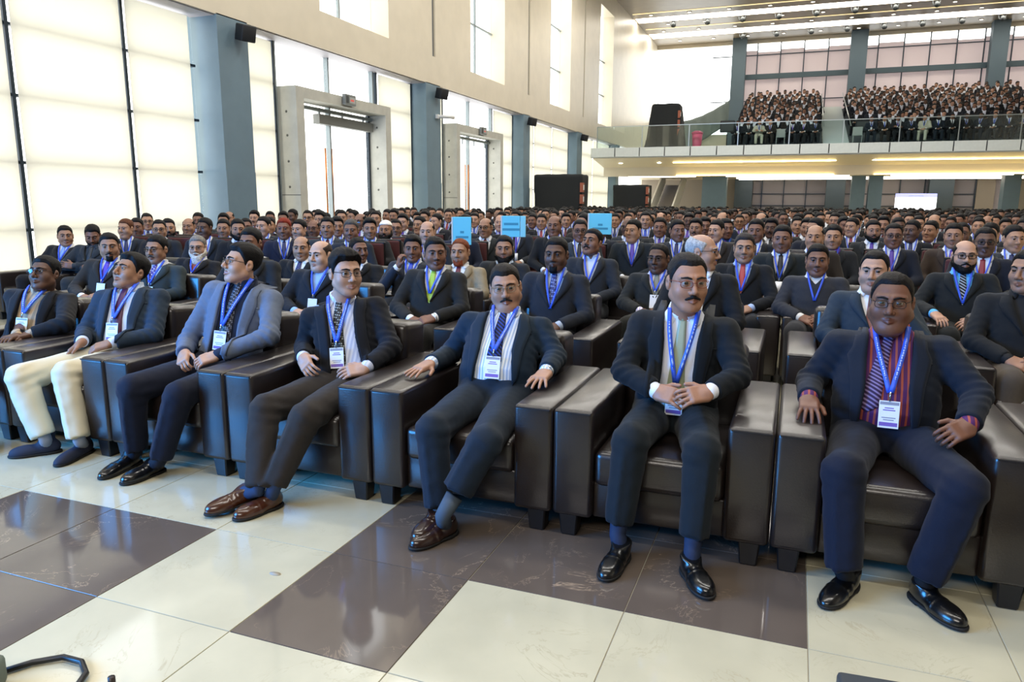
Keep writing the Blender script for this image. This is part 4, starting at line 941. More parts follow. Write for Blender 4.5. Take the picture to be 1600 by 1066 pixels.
# ------------------------------------------------------------------ odds and ends at the photographer's feet
o = tube('floor_cable', [(-2.30, 1.36, .012), (-2.23, 1.47, .012), (-2.16, 1.525, .014), (-2.08, 1.528, .014), (-2.015, 1.49, .014), (-1.985, 1.43, .012), (-1.96, 1.30, .012)], .010, mat('cable_black', '#0c0e12', .4), None, 8); tag(o, 'looped black cable lying on the pale floor at the bottom left', 'cable')
r = empty('floor_monitor', (-2.22, 1.18, 0)); tag(r, 'grey-green floor box cut off in the bottom left corner', 'floor box'); b = box('body', (-.22, -.2, 0), (.10, .16, .10), mat('floor_box_grey', '#5f6a62', .7, bump=.2), r, .02, 2); b.rotation_euler = (0, 0, .5); box('lid_plate', (-.16, -.14, .1), (.02, .06, .104), mat('floor_box_lid', '#4c564f', .6), r)
r = empty('cable_stub', (-1.885, 1.475, 0)); tag(r, 'short dark upright stub on the floor at the bottom edge', 'stub'); tube('rod', [(0, 0, 0), (0, 0, .045)], .011, mat('stub_brown', '#2a201d', .4), r, 8); tube('foot_ring', [(0, 0, 0), (0, 0, .006)], .018, mat('stub_brown', '#2a201d', .4), r, 8)
r = empty('stage_monitor', (.62, 2.18, 0)); r.rotation_euler = (0, 0, .08); tag(r, 'dark grey floor monitor cut off at the bottom right corner', 'monitor')
box('cabinet', (-.40, -.28, 0), (.75, .10, .10), mat('monitor_dark_grey', '#33383b', .6), r, .012, 2); box('front_grille', (-.36, .10, .012), (.71, .104, .085), mat('grille_dark', '#3c403f', .6), r)
st_v, st_f = tube_data([(0, 0, 0), (0, 0, .0012)], .018, 10); o = obj('floor_smudge', mesh_np('floor_smudge', st_v * np.array([1.5, .8, 1]), st_f, [mat('smudge_grey', '#9a9588', .6)]), None, (-1.888, 2.255, .0)); tag(o, 'small grey flake on the pale tile before the brown loafers', 'litter')
# ------------------------------------------------------------------ leather armchairs
LEA = mat('dark_brown_leather', '#1f1816', .33, spec=.6, bump=.16, bscale=170, var=.10, vscale=14, coat=.25)
LEG_M = mat('sofa_leg_black', '#0d0d10', .4)
PIPE = mat('leather_seam', '#1c1614', .5)
def cushion(name, lo, hi, bev, m, parent, bulge=.0, seg=4):
    return box(name, lo, hi, m, parent, bev, seg)
def armchair(x0, x1, yf, label, group, back=.80):
    """square club armchair between x0 and x1, front edge at yf, facing the stage (-Y)"""
    w = x1 - x0; cx = (x0 + x1) / 2; aw = .185; d = .92
    r = empty('leather_armchair', (cx, yf + d / 2, 0)); tag(r, label, 'armchair', group)
    y0, y1 = -d / 2, d / 2; h = w / 2
    for s in (-1, 1):
        xa, xb = sorted((s * h, s * (h - aw)))
        a = box('armrest', (xa, y0, .10), (xb, y1 - .02, .60), LEA, r, .022, 3)
        box('armrest_piping', (xa + .012, y0 - .002, .585), (xb - .012, y0 + .006, .592), PIPE, a).location = (0, y0 - .001 - (y0 + y1 - .02) / 2, .238)
    box('base_panel', (-h + aw - .004, y0 + .035, .10), (h - aw + .004, y1 - .06, .27), LEA, r, .012, 2)
    cushion('seat_cushion', (-h + aw + .003, y0 + .010, .255), (h - aw - .003, y1 - .26, .42), .035, LEA, r)
    b = box('backrest', (-h + aw - .02, y1 - .25, .20), (h - aw + .02, y1, back), LEA, r, .045, 4); b.rotation_euler = (math.radians(-5), 0, 0)
    for sx in (-1, 1):
        for sy in (y0 + .055, y1 - .09):
            xc = sx * (h - .075); box('leg', (xc - .045, sy - .045, 0), (xc + .045, sy + .045, .112), LEG_M, r, .006, 1, (.78, .78))
    return r
ROW1 = [-5.36, -4.50, -3.66, -2.795, -1.90, -.953, -.012, .925, 1.86]
W1 = ['at the far left, under blue-lit spectacles', 'under the man in cream trousers', 'under the man in the pale blue-grey suit', 'under the man in brown loafers', 'with a hand on each armrest',
      'under the man with clasped hands', 'under the purple striped shirt', 'cut off by the right edge']
for i in range(8):
    armchair(ROW1[i] + .002, ROW1[i + 1] - .002, 3.02, 'front-row brown leather armchair ' + W1[i], 'front row leather armchairs')

# ------------------------------------------------------------------ poses from joints
def on_ray(px, a, b, La, Lb, near=None, zmin=0):
    """point on the pixel's ray whose distances to a and b come closest to two limb lengths"""
    d = ray(*px); o = np.array([0, 0, CAMZ]); t = np.linspace(.3, 12, 4000)[:, None]; p = o + d * t
    e = (np.linalg.norm(p - a, axis=1) - La) ** 2 + (np.linalg.norm(p - b, axis=1) - Lb) ** 2
    if near is not None: e = e + near * t[:, 0] * .02
    if zmin: e = e + np.maximum(0, zmin - p[:, 2]) ** 2 * 6
    return p[e.argmin()]
def P3(v): return at_z(v[1], v[2], v[3]) if v[0] == 'z' else at_y(v[1], v[2], v[3])
def front_spec(c):
    root = np.array([c['x'], c.get('ry', 3.50), 0.0]); S = dict(c['S']); L = lambda p: np.array(p) - root
    A = np.array([c['x'] + c.get('px', 0), c.get('py', 3.52), c.get('pz', .50)])
    B = P3(c['neck']); H = P3(c['head']); S['pelvis'], S['neck'], S['head'] = L(A), L(B), L(H)
    face = math.atan2(-H[0], H[1]); S['hy'] = face + math.radians(c['rel']); S['ty'] = math.radians(c['ty'])
    U = nrm(B - A); Lx = np.linalg.norm(B - A); r0 = np.array([math.cos(S['ty']), math.sin(S['ty']), 0]); R = nrm(r0 - U * (U @ r0)); F = np.cross(R, U); sw = S.get('sw', .185)
    arms = {}
    for s, sg in (('l', -1), ('r', 1)):
        a = dict(c['arm'][s]); sh = A + U * Lx * .83 + sg * R * sw; wr = P3(a['w']); el = on_ray(a['e'], sh, wr, .29, .255, a.get('near'))
        hd = P3(a['h']) if 'h' in a else wr + (wr - el) * .3
        a.update(el=L(el), wr=L(wr), D=nrm(hd - wr)); arms[s] = a
    S['arms'] = arms; legs = {}
    for s, sg in (('l', -1), ('r', 1)):
        g = c['leg'][s]; hip = A + sg * R * .095 - np.array([0, 0, .02]); an = P3(g['a']); kn = on_ray(g['k'], hip, an, .42, .42, g.get('near'), .53)
        heel, toe = P3(g['heel']), P3(g['toe']); D = nrm(toe - heel); U2 = nrm(np.array(g.get('U', (0, 0, 1.0))) - D * (np.array(g.get('U', (0, 0, 1.0))) @ D))
        legs[s] = dict(hip=L(hip), kn=L(kn), an=L(an), hr=g.get('hr', .058), foot=dict(heel=L(heel), D=D, U=U2, L=max(.25, min(.31, np.linalg.norm(toe - heel))), style=g.get('style', 'loafer')))
        if 'hem' in g: legs[s]['hem'] = L(P3(g['hem']))
    S['legs'] = legs
    return S, root
UP = (0, 0, 1)
FRONT = []
FRONT.append(dict(x=-4.93, ry=3.5, px=0, pz=.50, neck=('y', 66, 453, 3.66), head=('y', 70, 428, 3.66), rel=-38, ty=22,
    arm=dict(l=dict(e=(32, 510), w=('y', 26, 526, 3.30), h=('y', 8, 530, 3.20), N=UP, T=(1, 0, 0), curl=.5), r=dict(e=(102, 506), w=('y', 44, 524, 3.36), h=('y', 24, 528, 3.27), N=(0, -.4, 1), T=(-.3, 0, 1), curl=.6)),
    leg=dict(l=dict(k=(-90, 590), a=('z', -90, 690, .09), heel=('z', -78, 700, 0), toe=('z', -150, 720, 0)), r=dict(k=(-40, 590), a=('z', -30, 690, .09), heel=('z', -15, 700, 0), toe=('z', -80, 725, 0))),
    S=dict(hp=.26, hs=.98, g=.98, glasses='thin', tie=None, lan=dict(v=.50, u=-.01, card=True), hair=dict(top=.020, side=.011), open=True, fat=.25),
    K=dict(skin='dark', suit='#141519', shirt=striped('shirt_tan_stripe', '#8d7f6a', '#b59b7c', 9, 'X', .4), frc='#2a2a30'),
    label='man in dark suit and tan shirt with blue-lit spectacles, leftmost of the front row'))
FRONT.append(dict(x=-4.08, ry=3.5, px=.02, neck=('y', 206, 449, 3.68), head=('y', 204, 426, 3.68), rel=-52, ty=18,
    arm=dict(l=dict(e=(134, 521), w=('y', 128, 535, 3.28), h=('y', 108, 551, 3.22), N=(-.3, 0, 1), T=(1, 0, 0), curl=.45), r=dict(e=(240, 524), w=('y', 172, 537, 3.32), h=('y', 140, 546, 3.25), N=(0, -.5, 1), T=(-.3, 0, 1), curl=.5)),
    leg=dict(l=dict(k=(32, 590), a=('z', 70, 684, .11), heel=('z', 95, 706, 0), toe=('z', 16, 716, 0), style='boot', hr=.064), r=dict(k=(104, 585), a=('z', 124, 688, .11), heel=('z', 143, 704, 0), toe=('z', 88, 731, 0), style='boot', hr=.064)),
    S=dict(hp=.38, hs=1.0, g=1.03, tie=True, lan=dict(v=.46, u=-.01), hair=dict(top=.026, side=.012, quiff=.006), open=True, fat=.35, belly=.2),
    K=dict(skin='mid', suit='#22303f', shirt='#c9d6ea', tie=mat('tie_plum', '#4a1f3d', .4), trousers=mat('cream_cotton_twill', '#cfc7ae', .8, spec=.2), shoec='#1a2136', shoer=.8, sockc='#8b8f99'),
    label='young man in navy jacket, cream trousers and suede boots looking up left'))
FRONT.append(dict(x=-3.22, ry=3.5, px=.02, neck=('y', 383, 441, 3.66), head=('y', 378, 413, 3.64), rel=-66, ty=14,
    arm=dict(l=dict(e=(292, 537), w=('y', 288, 553, 3.27), h=('y', 284, 574, 3.18), N=(-.2, -.6, .6), T=(1, 0, 0), curl=.95), r=dict(e=(421, 525), w=('y', 338, 556, 3.30), h=('y', 308, 566, 3.22), N=(.2, -.5, .8), T=(-.5, 0, .8), curl=.75)),
    leg=dict(l=dict(k=(207, 607), a=('z', 213, 705, .10), heel=('z', 219, 722, 0), toe=('z', 157, 751, 0)), r=dict(k=(280, 618), a=('z', 250, 720, .10), heel=('z', 256, 735, 0), toe=('z', 192, 759, 0))),
    S=dict(hp=.24, hs=1.0, g=1.03, glasses='thin', tie=True, lan=dict(v=.45, u=-.02), hair=dict(top=.022, side=.009, quiff=.008, zf=.072), open=True, fat=.35),
    K=dict(skin='light', suit='#5d6779', shirt='#16223a', tie=dotted('tie_dark_dots', '#10131f', '#8c8fa0', 95), trousers='#0f1526', shoec='#0a0a0c', frc='#15161a', sockc='#10131f'),
    label='man in pale blue-grey suit and rectangular glasses, in profile facing left'))
FRONT.append(dict(x=-2.35, ry=3.5, px=.03, neck=('y', 534, 468, 3.64), head=('y', 540, 427, 3.60), rel=20, ty=20,
    arm=dict(l=dict(e=(476, 543), w=('y', 474, 560, 3.33), h=('y', 484, 582, 3.25), N=(-.5, -.5, .6), T=(.8, 0, .4), curl=.6), r=dict(e=(611, 543), w=('y', 570, 576, 3.35), h=('y', 530, 583, 3.26), N=(.2, -.6, .7), T=(-.5, -.2, .8), curl=.45)),
    leg=dict(l=dict(k=(415, 640), a=('z', 404, 766, .11), heel=('z', 405, 778, .04), toe=('z', 342, 800, .015)), r=dict(k=(478, 652), a=('z', 428, 762, .12), heel=('z', 440, 789, .0), toe=('z', 371, 814, .0), near=2.0)),
    S=dict(hp=.02, hs=1.03, g=1.02, glasses='thin', tie=True, tu=-.05, tv=.08, lan=dict(v=.42, u=-.03), hair=dict(top=.030, side=.010, quiff=.010, rough=.004), open=True, collar='shirtcollar', fat=.15, watch=None),
    K=dict(skin='#b48d77', suit='#10131b', shirt=striped('shirt_pale_blue_stripe', '#b7c2e0', '#d3dbef', 16, 'X', .5), tie=dotted('tie_black_grey_dots', '#0c0d10', '#9aa09a', 80), trousers='#2b2725', shoec='#43210f', frc='#18120f', sockc='#2c3a55'),
    label='man in black jacket with brown loafers and crossed ankles looking right'))
FRONT.append(dict(x=-1.43, ry=3.5, px=.0, neck=('y', 792, 488, 3.72), head=('y', 790, 449, 3.72), rel=-2, ty=10,
    arm=dict(l=dict(e=(704, 553), w=('z', 671, 569, .655), h=('z', 640, 584, .63), N=UP, T=(1, -.4, 0), curl=.12, spread=.5, thumb=.9), r=dict(e=(868, 558), w=('z', 852, 583, .655), h=('z', 835, 602, .63), N=UP, T=(-1, -.4, 0), curl=.18, spread=.6, thumb=.8)),
    leg=dict(l=dict(k=(676, 672), a=('z', 686, 796, .10), heel=('z', 694, 812, .03), toe=('z', 654, 846, .02), hr=.064), r=dict(k=(758, 692), a=('z', 692, 806, .13), heel=('z', 712, 832, .0), toe=('z', 654, 856, .0), hem=('z', 728, 776, .22), near=2.0, hr=.066)),
    S=dict(hp=-.02, hr=-.10, hs=1.0, g=1.06, belly=.5, sw=.19, ow=1.2, glasses='thin', tie=True, tv=.25, lan=dict(v=.42, u=.0), hair=dict(top=.016, side=.008, zf=.072, rec=.02), open=True, fat=.55, mous=1.0, watch='r'),
    K=dict(skin='#a67d66', suit='#142433', shirt=striped('shirt_blue_white_stripe', '#a9bfe0', '#e3ebf6', 20, 'X', .5), tie=striped('tie_navy_royal_stripe', '#141a33', '#27408f', 22, 'DIAGONAL', .6), trousers='#14202d', shoec='#2a1710', frc='#7a6a50', hairc='#1d1917', facc='#26211f', sockc='#4a5560'),
    label='moustached man in navy suit and striped shirt with both hands on the armrests'))
FRONT.append(dict(x=-.485, ry=3.5, px=.0, neck=('y', 1070, 487, 3.50), head=('y', 1074, 441, 3.42), rel=17, ty=3,
    arm=dict(l=dict(e=(975, 579), w=('y', 1028, 613, 3.22), h=('y', 1078, 626, 3.13), N=(-.25, -.75, .6), T=(.2, -.3, 1), curl=.55, spread=.35), r=dict(e=(1153, 588), w=('y', 1106, 614, 3.20), h=('y', 1054, 622, 3.10), N=(.25, -.75, .6), T=(-.2, -.3, 1), curl=.6, spread=.35)),
    leg=dict(l=dict(k=(985, 690), a=('z', 965, 835, .10), heel=('z', 977, 866, 0), toe=('z', 943, 910, 0), hem=('z', 966, 815, .14)), r=dict(k=(1097, 708), a=('z', 1082, 858, .10), heel=('z', 1070, 888, 0), toe=('z', 1104, 934, 0), hem=('z', 1082, 838, .15))),
    S=dict(hp=.0, hs=1.06, g=1.04, sw=.19, belly=.15, glasses='thin', tie=True, tv=.05, lan=dict(v=.38, u=.0), hair=dict(top=.013, side=.007, zf=.078, rec=.025), open=True, fat=.2, mous=1.1),
    K=dict(skin='#a27760', suit='#0f151b', shirt='#e2e6f0', tie=mat('tie_pale_sage', '#98a184', .4, bump=.1), trousers='#101920', shoec='#0a0b0c', frc='#7b3a2b', hairc='#191717', sockc='#26314a'),
    label='moustached man in black suit and pale sage tie with clasped hands'))
FRONT.append(dict(x=.455, ry=3.5, px=-.03, neck=('y', 1392, 517, 3.60), head=('y', 1393, 472, 3.53), rel=-2, ty=-6,
    arm=dict(l=dict(e=(1266, 596), w=('z', 1264, 625, .665), h=('z', 1264, 660, .62), N=UP, T=(1, 0, 0), curl=.35, spread=.5), r=dict(e=(1526, 618), w=('y', 1512, 668, 3.22), h=('y', 1478, 682, 3.13), N=(.3, -.6, .7), T=(-.3, -.2, .9), curl=.75)),
    leg=dict(l=dict(k=(1318, 738), a=('z', 1318, 893, .10), heel=('z', 1334, 912, 0), toe=('z', 1287, 953, 0), hr=.07), r=dict(k=(1508, 765), a=('z', 1444, 905, .10), heel=('z', 1424, 930, 0), toe=('z', 1500, 984, 0), hr=.07)),
    S=dict(hp=.0, hs=1.02, g=1.1, sw=.20, belly=.6, ow=1.18, glasses='thin', tie=True, tv=.22, tu=-.09, lan=dict(v=.42, u=.015), hair=dict(top=.012, side=.008, zf=.085, rec=.03), open=True, fat=.85, lid=.75),
    K=dict(skin='#6f4a39', suit='#0f1724', shirt=striped('shirt_purple_stripe', '#4a1f55', '#9a4b3f', 13, 'X', .72), tie=striped('tie_purple_silver_stripe', '#2f1c3d', '#7c6a92', 26, 'DIAGONAL', .62), trousers='#0c1324', shoec='#0a0a0b', frc='#1b1412', hairc='#120e0d', sockc='#101218'),
    label='heavy man in navy suit and purple striped shirt staring at the camera'))
for c in FRONT:
    S, root = front_spec(c); build_person(S, c['K'], root[:2], 1, c['label'], 'men seated in the front row')
# ------------------------------------------------------------------ seated people of the second and third rows
def seated(H, rel, pose='lap', ty=None, seat=.50, recl=.10, **kw):
    """local-coordinates spec for somebody sitting with the head at world point H; returns spec and root"""
    root = np.array([H[0], H[1] - recl, 0.0]); face = math.atan2(-H[0], H[1])
    S = dict(kw); S['hy'] = face + math.radians(rel); S['ty'] = math.radians(ty) if ty is not None else face * .45
    h = np.array([0, recl, H[2]]); S['head'] = h; S['neck'] = h + np.array([0, .02, -.118 * S.get('hs', 1.0)]); S['pelvis'] = np.array([0, 0, seat])
    Rz = rotz(S['ty']); ch = S['neck'][2]; mid = seat + (ch - seat) * .36
    def arm(e, w, hd, N, T, curl=.5): return dict(el=Rz @ np.array(e), wr=Rz @ np.array(w), D=Rz @ np.array(hd), N=Rz @ np.array(N), T=Rz @ np.array(T), curl=curl)
    l, r = arm((-.27, -.03, mid), (-.085, -.24, seat + .10), (.8, -.5, -.2), (-.2, -.5, .8), (.3, -.3, .9)), arm((.27, -.03, mid), (.085, -.24, seat + .12), (-.8, -.5, -.2), (.2, -.5, .8), (-.3, -.3, .9))
    if pose == 'arms': l, r = arm((-.33, .0, mid + .02), (-.37, -.23, seat + .15), (0, -1, -.1), (0, 0, 1), (1, 0, 0), .25), arm((.33, .0, mid + .02), (.37, -.23, seat + .15), (0, -1, -.1), (0, 0, 1), (-1, 0, 0), .25)
    if pose == 'crossed': l, r = arm((-.28, -.05, mid + .03), (.06, -.24, mid + .02), (1, .0, .15), (0, -1, .2), (0, 0, 1), .3), arm((.28, -.05, mid + .03), (-.06, -.26, mid + .05), (-1, .0, .15), (0, -1, .2), (0, 0, 1), .3)
    if pose == 'mouth': l = arm((-.24, -.14, mid), (-.05, -.17, H[2] - .15), (.25, -.05, 1), (-.8, -.5, 0), (.6, .3, .2), .9)
    if pose == 'cheek': r = arm((.30, -.10, mid), (.13, -.07, H[2] - .19), (-.1, .05, 1), (.9, -.3, 0), (-.5, .6, .2), .75)
    if pose == 'onearm': l = arm((-.32, -.02, mid + .02), (-.20, -.30, seat + .16), (.4, -.9, -.3), (0, -.2, 1), (1, 0, 0), .4)
    S['arms'] = dict(l=l, r=r)
    S['legs'] = {s: dict(hip=np.array([sg * .095, 0, seat - .02]), kn=np.array([sg * .14, -.42, .51]), an=np.array([sg * .14, -.44, .10])) for s, sg in (('l', -1), ('r', 1))}
    return S, root
def head_at(px, py, zt, y0, y1):
    p = at_z(px, py, zt); return at_y(px, py, min(max(p[1], y0), y1)) if p[1] > 0 else at_y(px, py, y1)
BLUE = 'lan'
SECOND = [  # pixel of the face, turn, pose, shape, look, label
 (171, 386, -5, 'lap', dict(tie=True, lan=dict(v=.5), beard=(.004, 0, .030), mous=.9), dict(skin='mid', suit='#2a2622', tie='#5b3fa8'), 'man with goatee, brown suit and violet tie behind the leftmost front-row man'),
 (245, 390, -35, 'lap', dict(tie=True, lan=dict(v=.5), glasses='thin', mous=.8), dict(skin='mid', suit='#2c3639', tie=dotted('tie_violet_white', '#4a3a86', '#d7d5e4', 60)), 'man in grey-green jacket with blue-lit glasses behind the cream-trousered man'),
 (392, 380, -30, 'lap', dict(tie=None, hair=dict(top=.018, side=.010, zf=.074)), dict(skin='brown', suit='#1d2024'), 'dark suited man half hidden behind the pale blue-grey suit'),
 (501, 399, -40, 'lap', dict(tie=None, lan=dict(v=.45), hair=dict(top=.006, side=.006, bald=.05), fat=.6, g=1.04), dict(skin='pale', suit='#191d24', shirt='#8fb3ea', hairc='#3a302a'), 'balding man in light blue open shirt and dark suit, looking left'),
 (680, 396, 6, 'lap', dict(tie=True, tv=.1, lan=dict(v=.55, card=False), fat=.35, watch='r', hair=dict(top=.014, side=.008)), dict(skin='brown', suit='#20201f', tie='#a8c84a'), 'man in charcoal suit with lime green tie'),
 (869, 398, -14, 'lap', dict(tie=True, tv=.1, lan=dict(v=.4, card=False), beard=(.003, 0, .030), hair=dict(top=.014, side=.007, zf=.074)), dict(skin='dark', suit='#1f232b', shirt='#a9b7cc', tie=dotted('tie_blue_dots', '#1d2c66', '#8fa3dc', 70)), 'dark-skinned man with chin beard, grey suit and blue dotted tie'),
 (1097, 394, 78, 'lap', dict(tie=None, glasses='thin', hair=dict(top=.005, side=.008, bald=.05)), dict(skin='light', suit='#141619', hairc='#a9a6a2'), 'white-haired bald man in glasses turned away behind the clasped-hands man'),
 (1366, 424, -8, 'cheek', dict(tie=True, hair=dict(top=.012, side=.008, zf=.082, rec=.03), fat=.5, gaze=(.3, .2)), dict(skin='light', suit='#26323d', tie='#8a5a58'), 'man in blue-grey suit leaning his cheek on his hand'),
 (1606, 424, -25, 'lap', dict(tie=None, fat=.3), dict(skin='mid', suit='#16181a', shirt='#15171b', trousers='#4a433c'), 'man in black clothes cut off by the right edge, second row')]
THIRD = [
 (102, 369, 2, 'lap', dict(tie=True, lan=dict(v=.5)), dict(skin='mid', suit='#15161a', tie='#86a6dc'), 'dark suited man with pale blue tie sitting nearest the window'),
 (145, 368, -10, 'crossed', dict(tie=True, hp=-.35, beard=(.005, 0), mous=1), dict(skin='brown', suit='#272c31', shirt='#30363c', tie='#222a30'), 'bearded man in grey suit looking down at his lap'),
 (309, 387, -15, 'lap', dict(tie=True, lan=dict(v=.5), glasses='thin', beard=(.010, .055), mous=1.3, hair=dict(top=.014, side=.010)), dict(skin='light', suit='#16171b', tie='#8d3a36', hairc='#77736d', facc='#cfcac0'), 'old man with full white beard, glasses and red tie'),
 (471, 388, -12, 'lap', dict(tie=True, hair=dict(top=.006, side=.006, bald=.05, zf=.085)), dict(skin='tan', suit='#16181b', tie=dotted('tie_navy_dots', '#1a2450', '#5566a0', 90)), 'balding man with navy dotted tie and white shirt, third row'),
 (560, 391, 25, 'lap', dict(tie=None, hair=dict(top=.008, side=.007, zf=.078)), dict(skin='brown', suit='#15171a'), 'man in black suit whose face shows just right of black tousled hair'),
 (645, 389, -6, 'mouth', dict(tie=True, lan=dict(v=.5, card=False), hair=dict(top=.022, side=.010)), dict(skin='brown', suit='#232b38', tie='#3d56b8'), 'man in navy suit holding his fist to his mouth'),
 (719, 394, -18, 'lap', dict(tie=True, beard=(.002, 0, .045), hair=dict(top=.008, side=.008, zf=.084)), dict(skin='tan', suit='#8d8068', tie='#6a1f33', hairc='#6b3316', facc='#8a3d1c'), 'man with reddish hair in a beige suit and maroon tie'),
 (788, 389, -6, 'lap', dict(tie=None, beard=(.009, .012), fat=.8, g=1.08, hair=dict(top=.014, side=.010)), dict(skin='mid', suit='#1d2126', shirt='#c4d6ee'), 'plump man with black chin beard and pale blue shirt'),
 (925, 380, -28, 'lap', dict(tie=None, lan=dict(v=.5, card=False), hp=.30, mous=1, hair=dict(top=.018, side=.008)), dict(skin='brown', suit='#23272d', shirt='#d5dbe6'), 'moustached man in grey suit tilting his head back to look up'),
 (1029, 404, -20, 'lap', dict(tie=True, lan=dict(v=.55), glasses='thin', hair=dict(top=.008, side=.007, zf=.08)), dict(skin='dark', suit='#1d1f1e', tie='#7d7f74', shirt=striped('shirt_violet_check', '#e6e4f2', '#a89cd0', 14, 'X', .8)), 'man in glasses with checked shirt and open charcoal jacket'),
 (1163, 388, 0, 'lap', dict(tie=True, lan=dict(v=.45, card=False), hair=dict(top=.014, side=.008)), dict(skin='tan', suit='#15171a', tie='#b5403f', shirt='#a9bfe6', hairc='#2b2726'), 'man in black suit with coral red tie and blue shirt'),
 (1277, 407, 2, 'lap', dict(tie=None, collar='zip', lan=dict(v=.45, card=False), fat=.4), dict(skin='brown', suit='#2b2d33', shirt='#d9d9d6'), 'man in buttoned dark grey jacket with blue lanyard'),
 (1507, 400, 10, 'onearm', dict(tie=True, lan=dict(v=.42, card=False), glasses='thick', beard=(.006, .0), mous=1.1, hair=dict(top=.005, side=.006, bald=.05, zf=.085)), dict(skin='light', suit='#181b1c', shirt='#5fb2e8', tie=striped('tie_black_silver', '#15171c', '#9aa3ad', 18, 'DIAGONAL', .6)), 'bearded man in bright blue shirt, striped tie and glasses')]
PEOPLE = []   # (x, y) of everybody built so far
def sofa_row(people, yf, y0, y1, zt, row, labs):
    spots = []
    for q in people:
        H = head_at(q[0], q[1], zt, y0, y1); spots.append([H, q])
    spots.sort(key=lambda t: t[0][0]); xs = [s[0][0] for s in spots]
    for _ in range(60):
        for i in range(len(xs) - 1):
            d = xs[i + 1] - xs[i]
            if d < .93: xs[i] -= (.93 - d) / 2; xs[i + 1] += (.93 - d) / 2
    for (H, q), x in zip(spots, xs):
        armchair(x - .455, x + .455, yf, '%s-row brown leather armchair under the %s' % (row, labs(q)), '%s row leather armchairs' % row)
        px, py, rel, pose, sh, K, lab = q; S, root = seated(H, rel, pose, **dict(dict(hair=dict(top=.016, side=.008), hs=1.06), **sh))
        build_person(S, K, root[:2], 2, lab, 'men seated in the %s row' % row); PEOPLE.append((root[0], root[1]))
short = lambda q: ' '.join(q[6].split()[:9])
sofa_row(SECOND, 4.72, 5.05, 5.32, 1.04, 'second', short)
sofa_row(THIRD, 6.28, 6.45, 6.85, 1.04, 'third', short)
# ------------------------------------------------------------------ the crowd on chairs behind
HAIRS = [dict(top=.016, side=.008), dict(top=.022, side=.010, quiff=.006), dict(top=.012, side=.007, zf=.076, rec=.02), dict(top=.005, side=.006, bald=.05, zf=.085)]
VAR = []   # prototypes: shape kinds; each a list of (part, mesh, slot keys)
def merge_parts(data):
    into = {'lapel': 'jacket', 'collar_leaf': 'shirt', 'tie_knot': 'tie', 'clip': 'lanyard', 'badge_card': 'lanyard', 'shoel': 'trousers', 'shoer': 'trousers', 'lens': 'glasses'}
    g = {}
    for nm, V, F, keys, mi, par in data:
        if not len(V): continue
        t = into.get(nm, nm); L = g.setdefault(t, dict(parts=[], keys=[]))
        sl = np.zeros(sum(len(a) for a in (F if isinstance(F, (list, tuple)) else [F])), int) if mi is None else np.asarray(mi)
        mp = []
        for k in keys:
            if k not in L['keys']: L['keys'].append(k)
            mp.append(L['keys'].index(k))
        sl = np.array(mp)[sl]; off = 0
        for a in (F if isinstance(F, (list, tuple)) else [F]): L['parts'].append((V, [a], sl[off:off + len(a)])); off += len(a)
    return g
PH = mat('unused_slot', '#808080')
def prototype(S, lod, single=False):
    g = merge_parts(person_data(S, lod)); out = []
    if single:
        keys, allp = [], []
        for t, L in g.items():
            mp = []
            for k in L['keys']:
                if k not in keys: keys.append(k)
                mp.append(keys.index(k))
            allp += [(V, F, np.array(mp)[s]) for V, F, s in L['parts']]
        V, F, mi = join_data(allp); return [('person', mesh_np('person', V, F, [PH] * len(keys), mi), keys)], (V, F, mi, keys)
    for t, L in g.items():
        V, F, mi = join_data(L['parts']); out.append((t, mesh_np(t, V, F, [PH] * len(L['keys']), mi), L['keys']))
    return out
def crowd_spec(rel, pose, z=1.19, **kw):
    S, _ = seated(np.array([0.0, 0.06, z]), 0, pose, ty=0, recl=.05, seat=.55, **dict(dict(hs=1.07), **kw)); S['hy'] = math.radians(rel); return S
VDEF = [(-4, 'lap', dict(hair=HAIRS[0], tie=True, lan=dict(v=.5)), 'plain'), (8, 'crossed', dict(hair=HAIRS[1], tie=True, lan=dict(v=.5, card=False), fat=.0), 'plain'), (-26, 'lap', dict(hair=HAIRS[0], tie=True, fat=.5, lan=dict(v=.45, card=False)), 'plain'),
        (-10, 'lap', dict(hair=HAIRS[1], tie=True, mous=1.1), 'moustached'), (4, 'lap', dict(hair=HAIRS[2], tie=True, glasses='thick', fat=.3, lan=dict(v=.5)), 'spectacled'), (-14, 'lap', dict(hair=HAIRS[3], tie=True, glasses='thick', fat=.4), 'balding spectacled'),
        (-6, 'lap', dict(hair=HAIRS[3], tie=True, fat=.5, lan=dict(v=.5, card=False)), 'balding'), (10, 'lap', dict(hair=HAIRS[0], tie=True, beard=(.008, .0), mous=1.1), 'bearded'), (22, 'lap', dict(hair=HAIRS[0], tie=True, lan=dict(v=.5, card=False), fat=.1), 'plain'),
        (-8, 'lap', dict(hair=None, cap=True, tie=None, beard=(.012, .05), mous=1.2, lan=dict(v=.45, card=False)), 'capped')]
for rel, pose, kw, kind in VDEF: VAR.append((kind, prototype(crowd_spec(rel, pose, **kw), 3)))
FARV = [prototype(crowd_spec(rel, 'lap', hair=h, fat=f, hs=1.04), 4, True) for rel, h, f in ((-6, dict(top=.026, side=.020, zf=.060), .1), (12, dict(top=.030, side=.022, zf=.058), .3), (-20, dict(top=.020, side=.018, zf=.068), .4))]
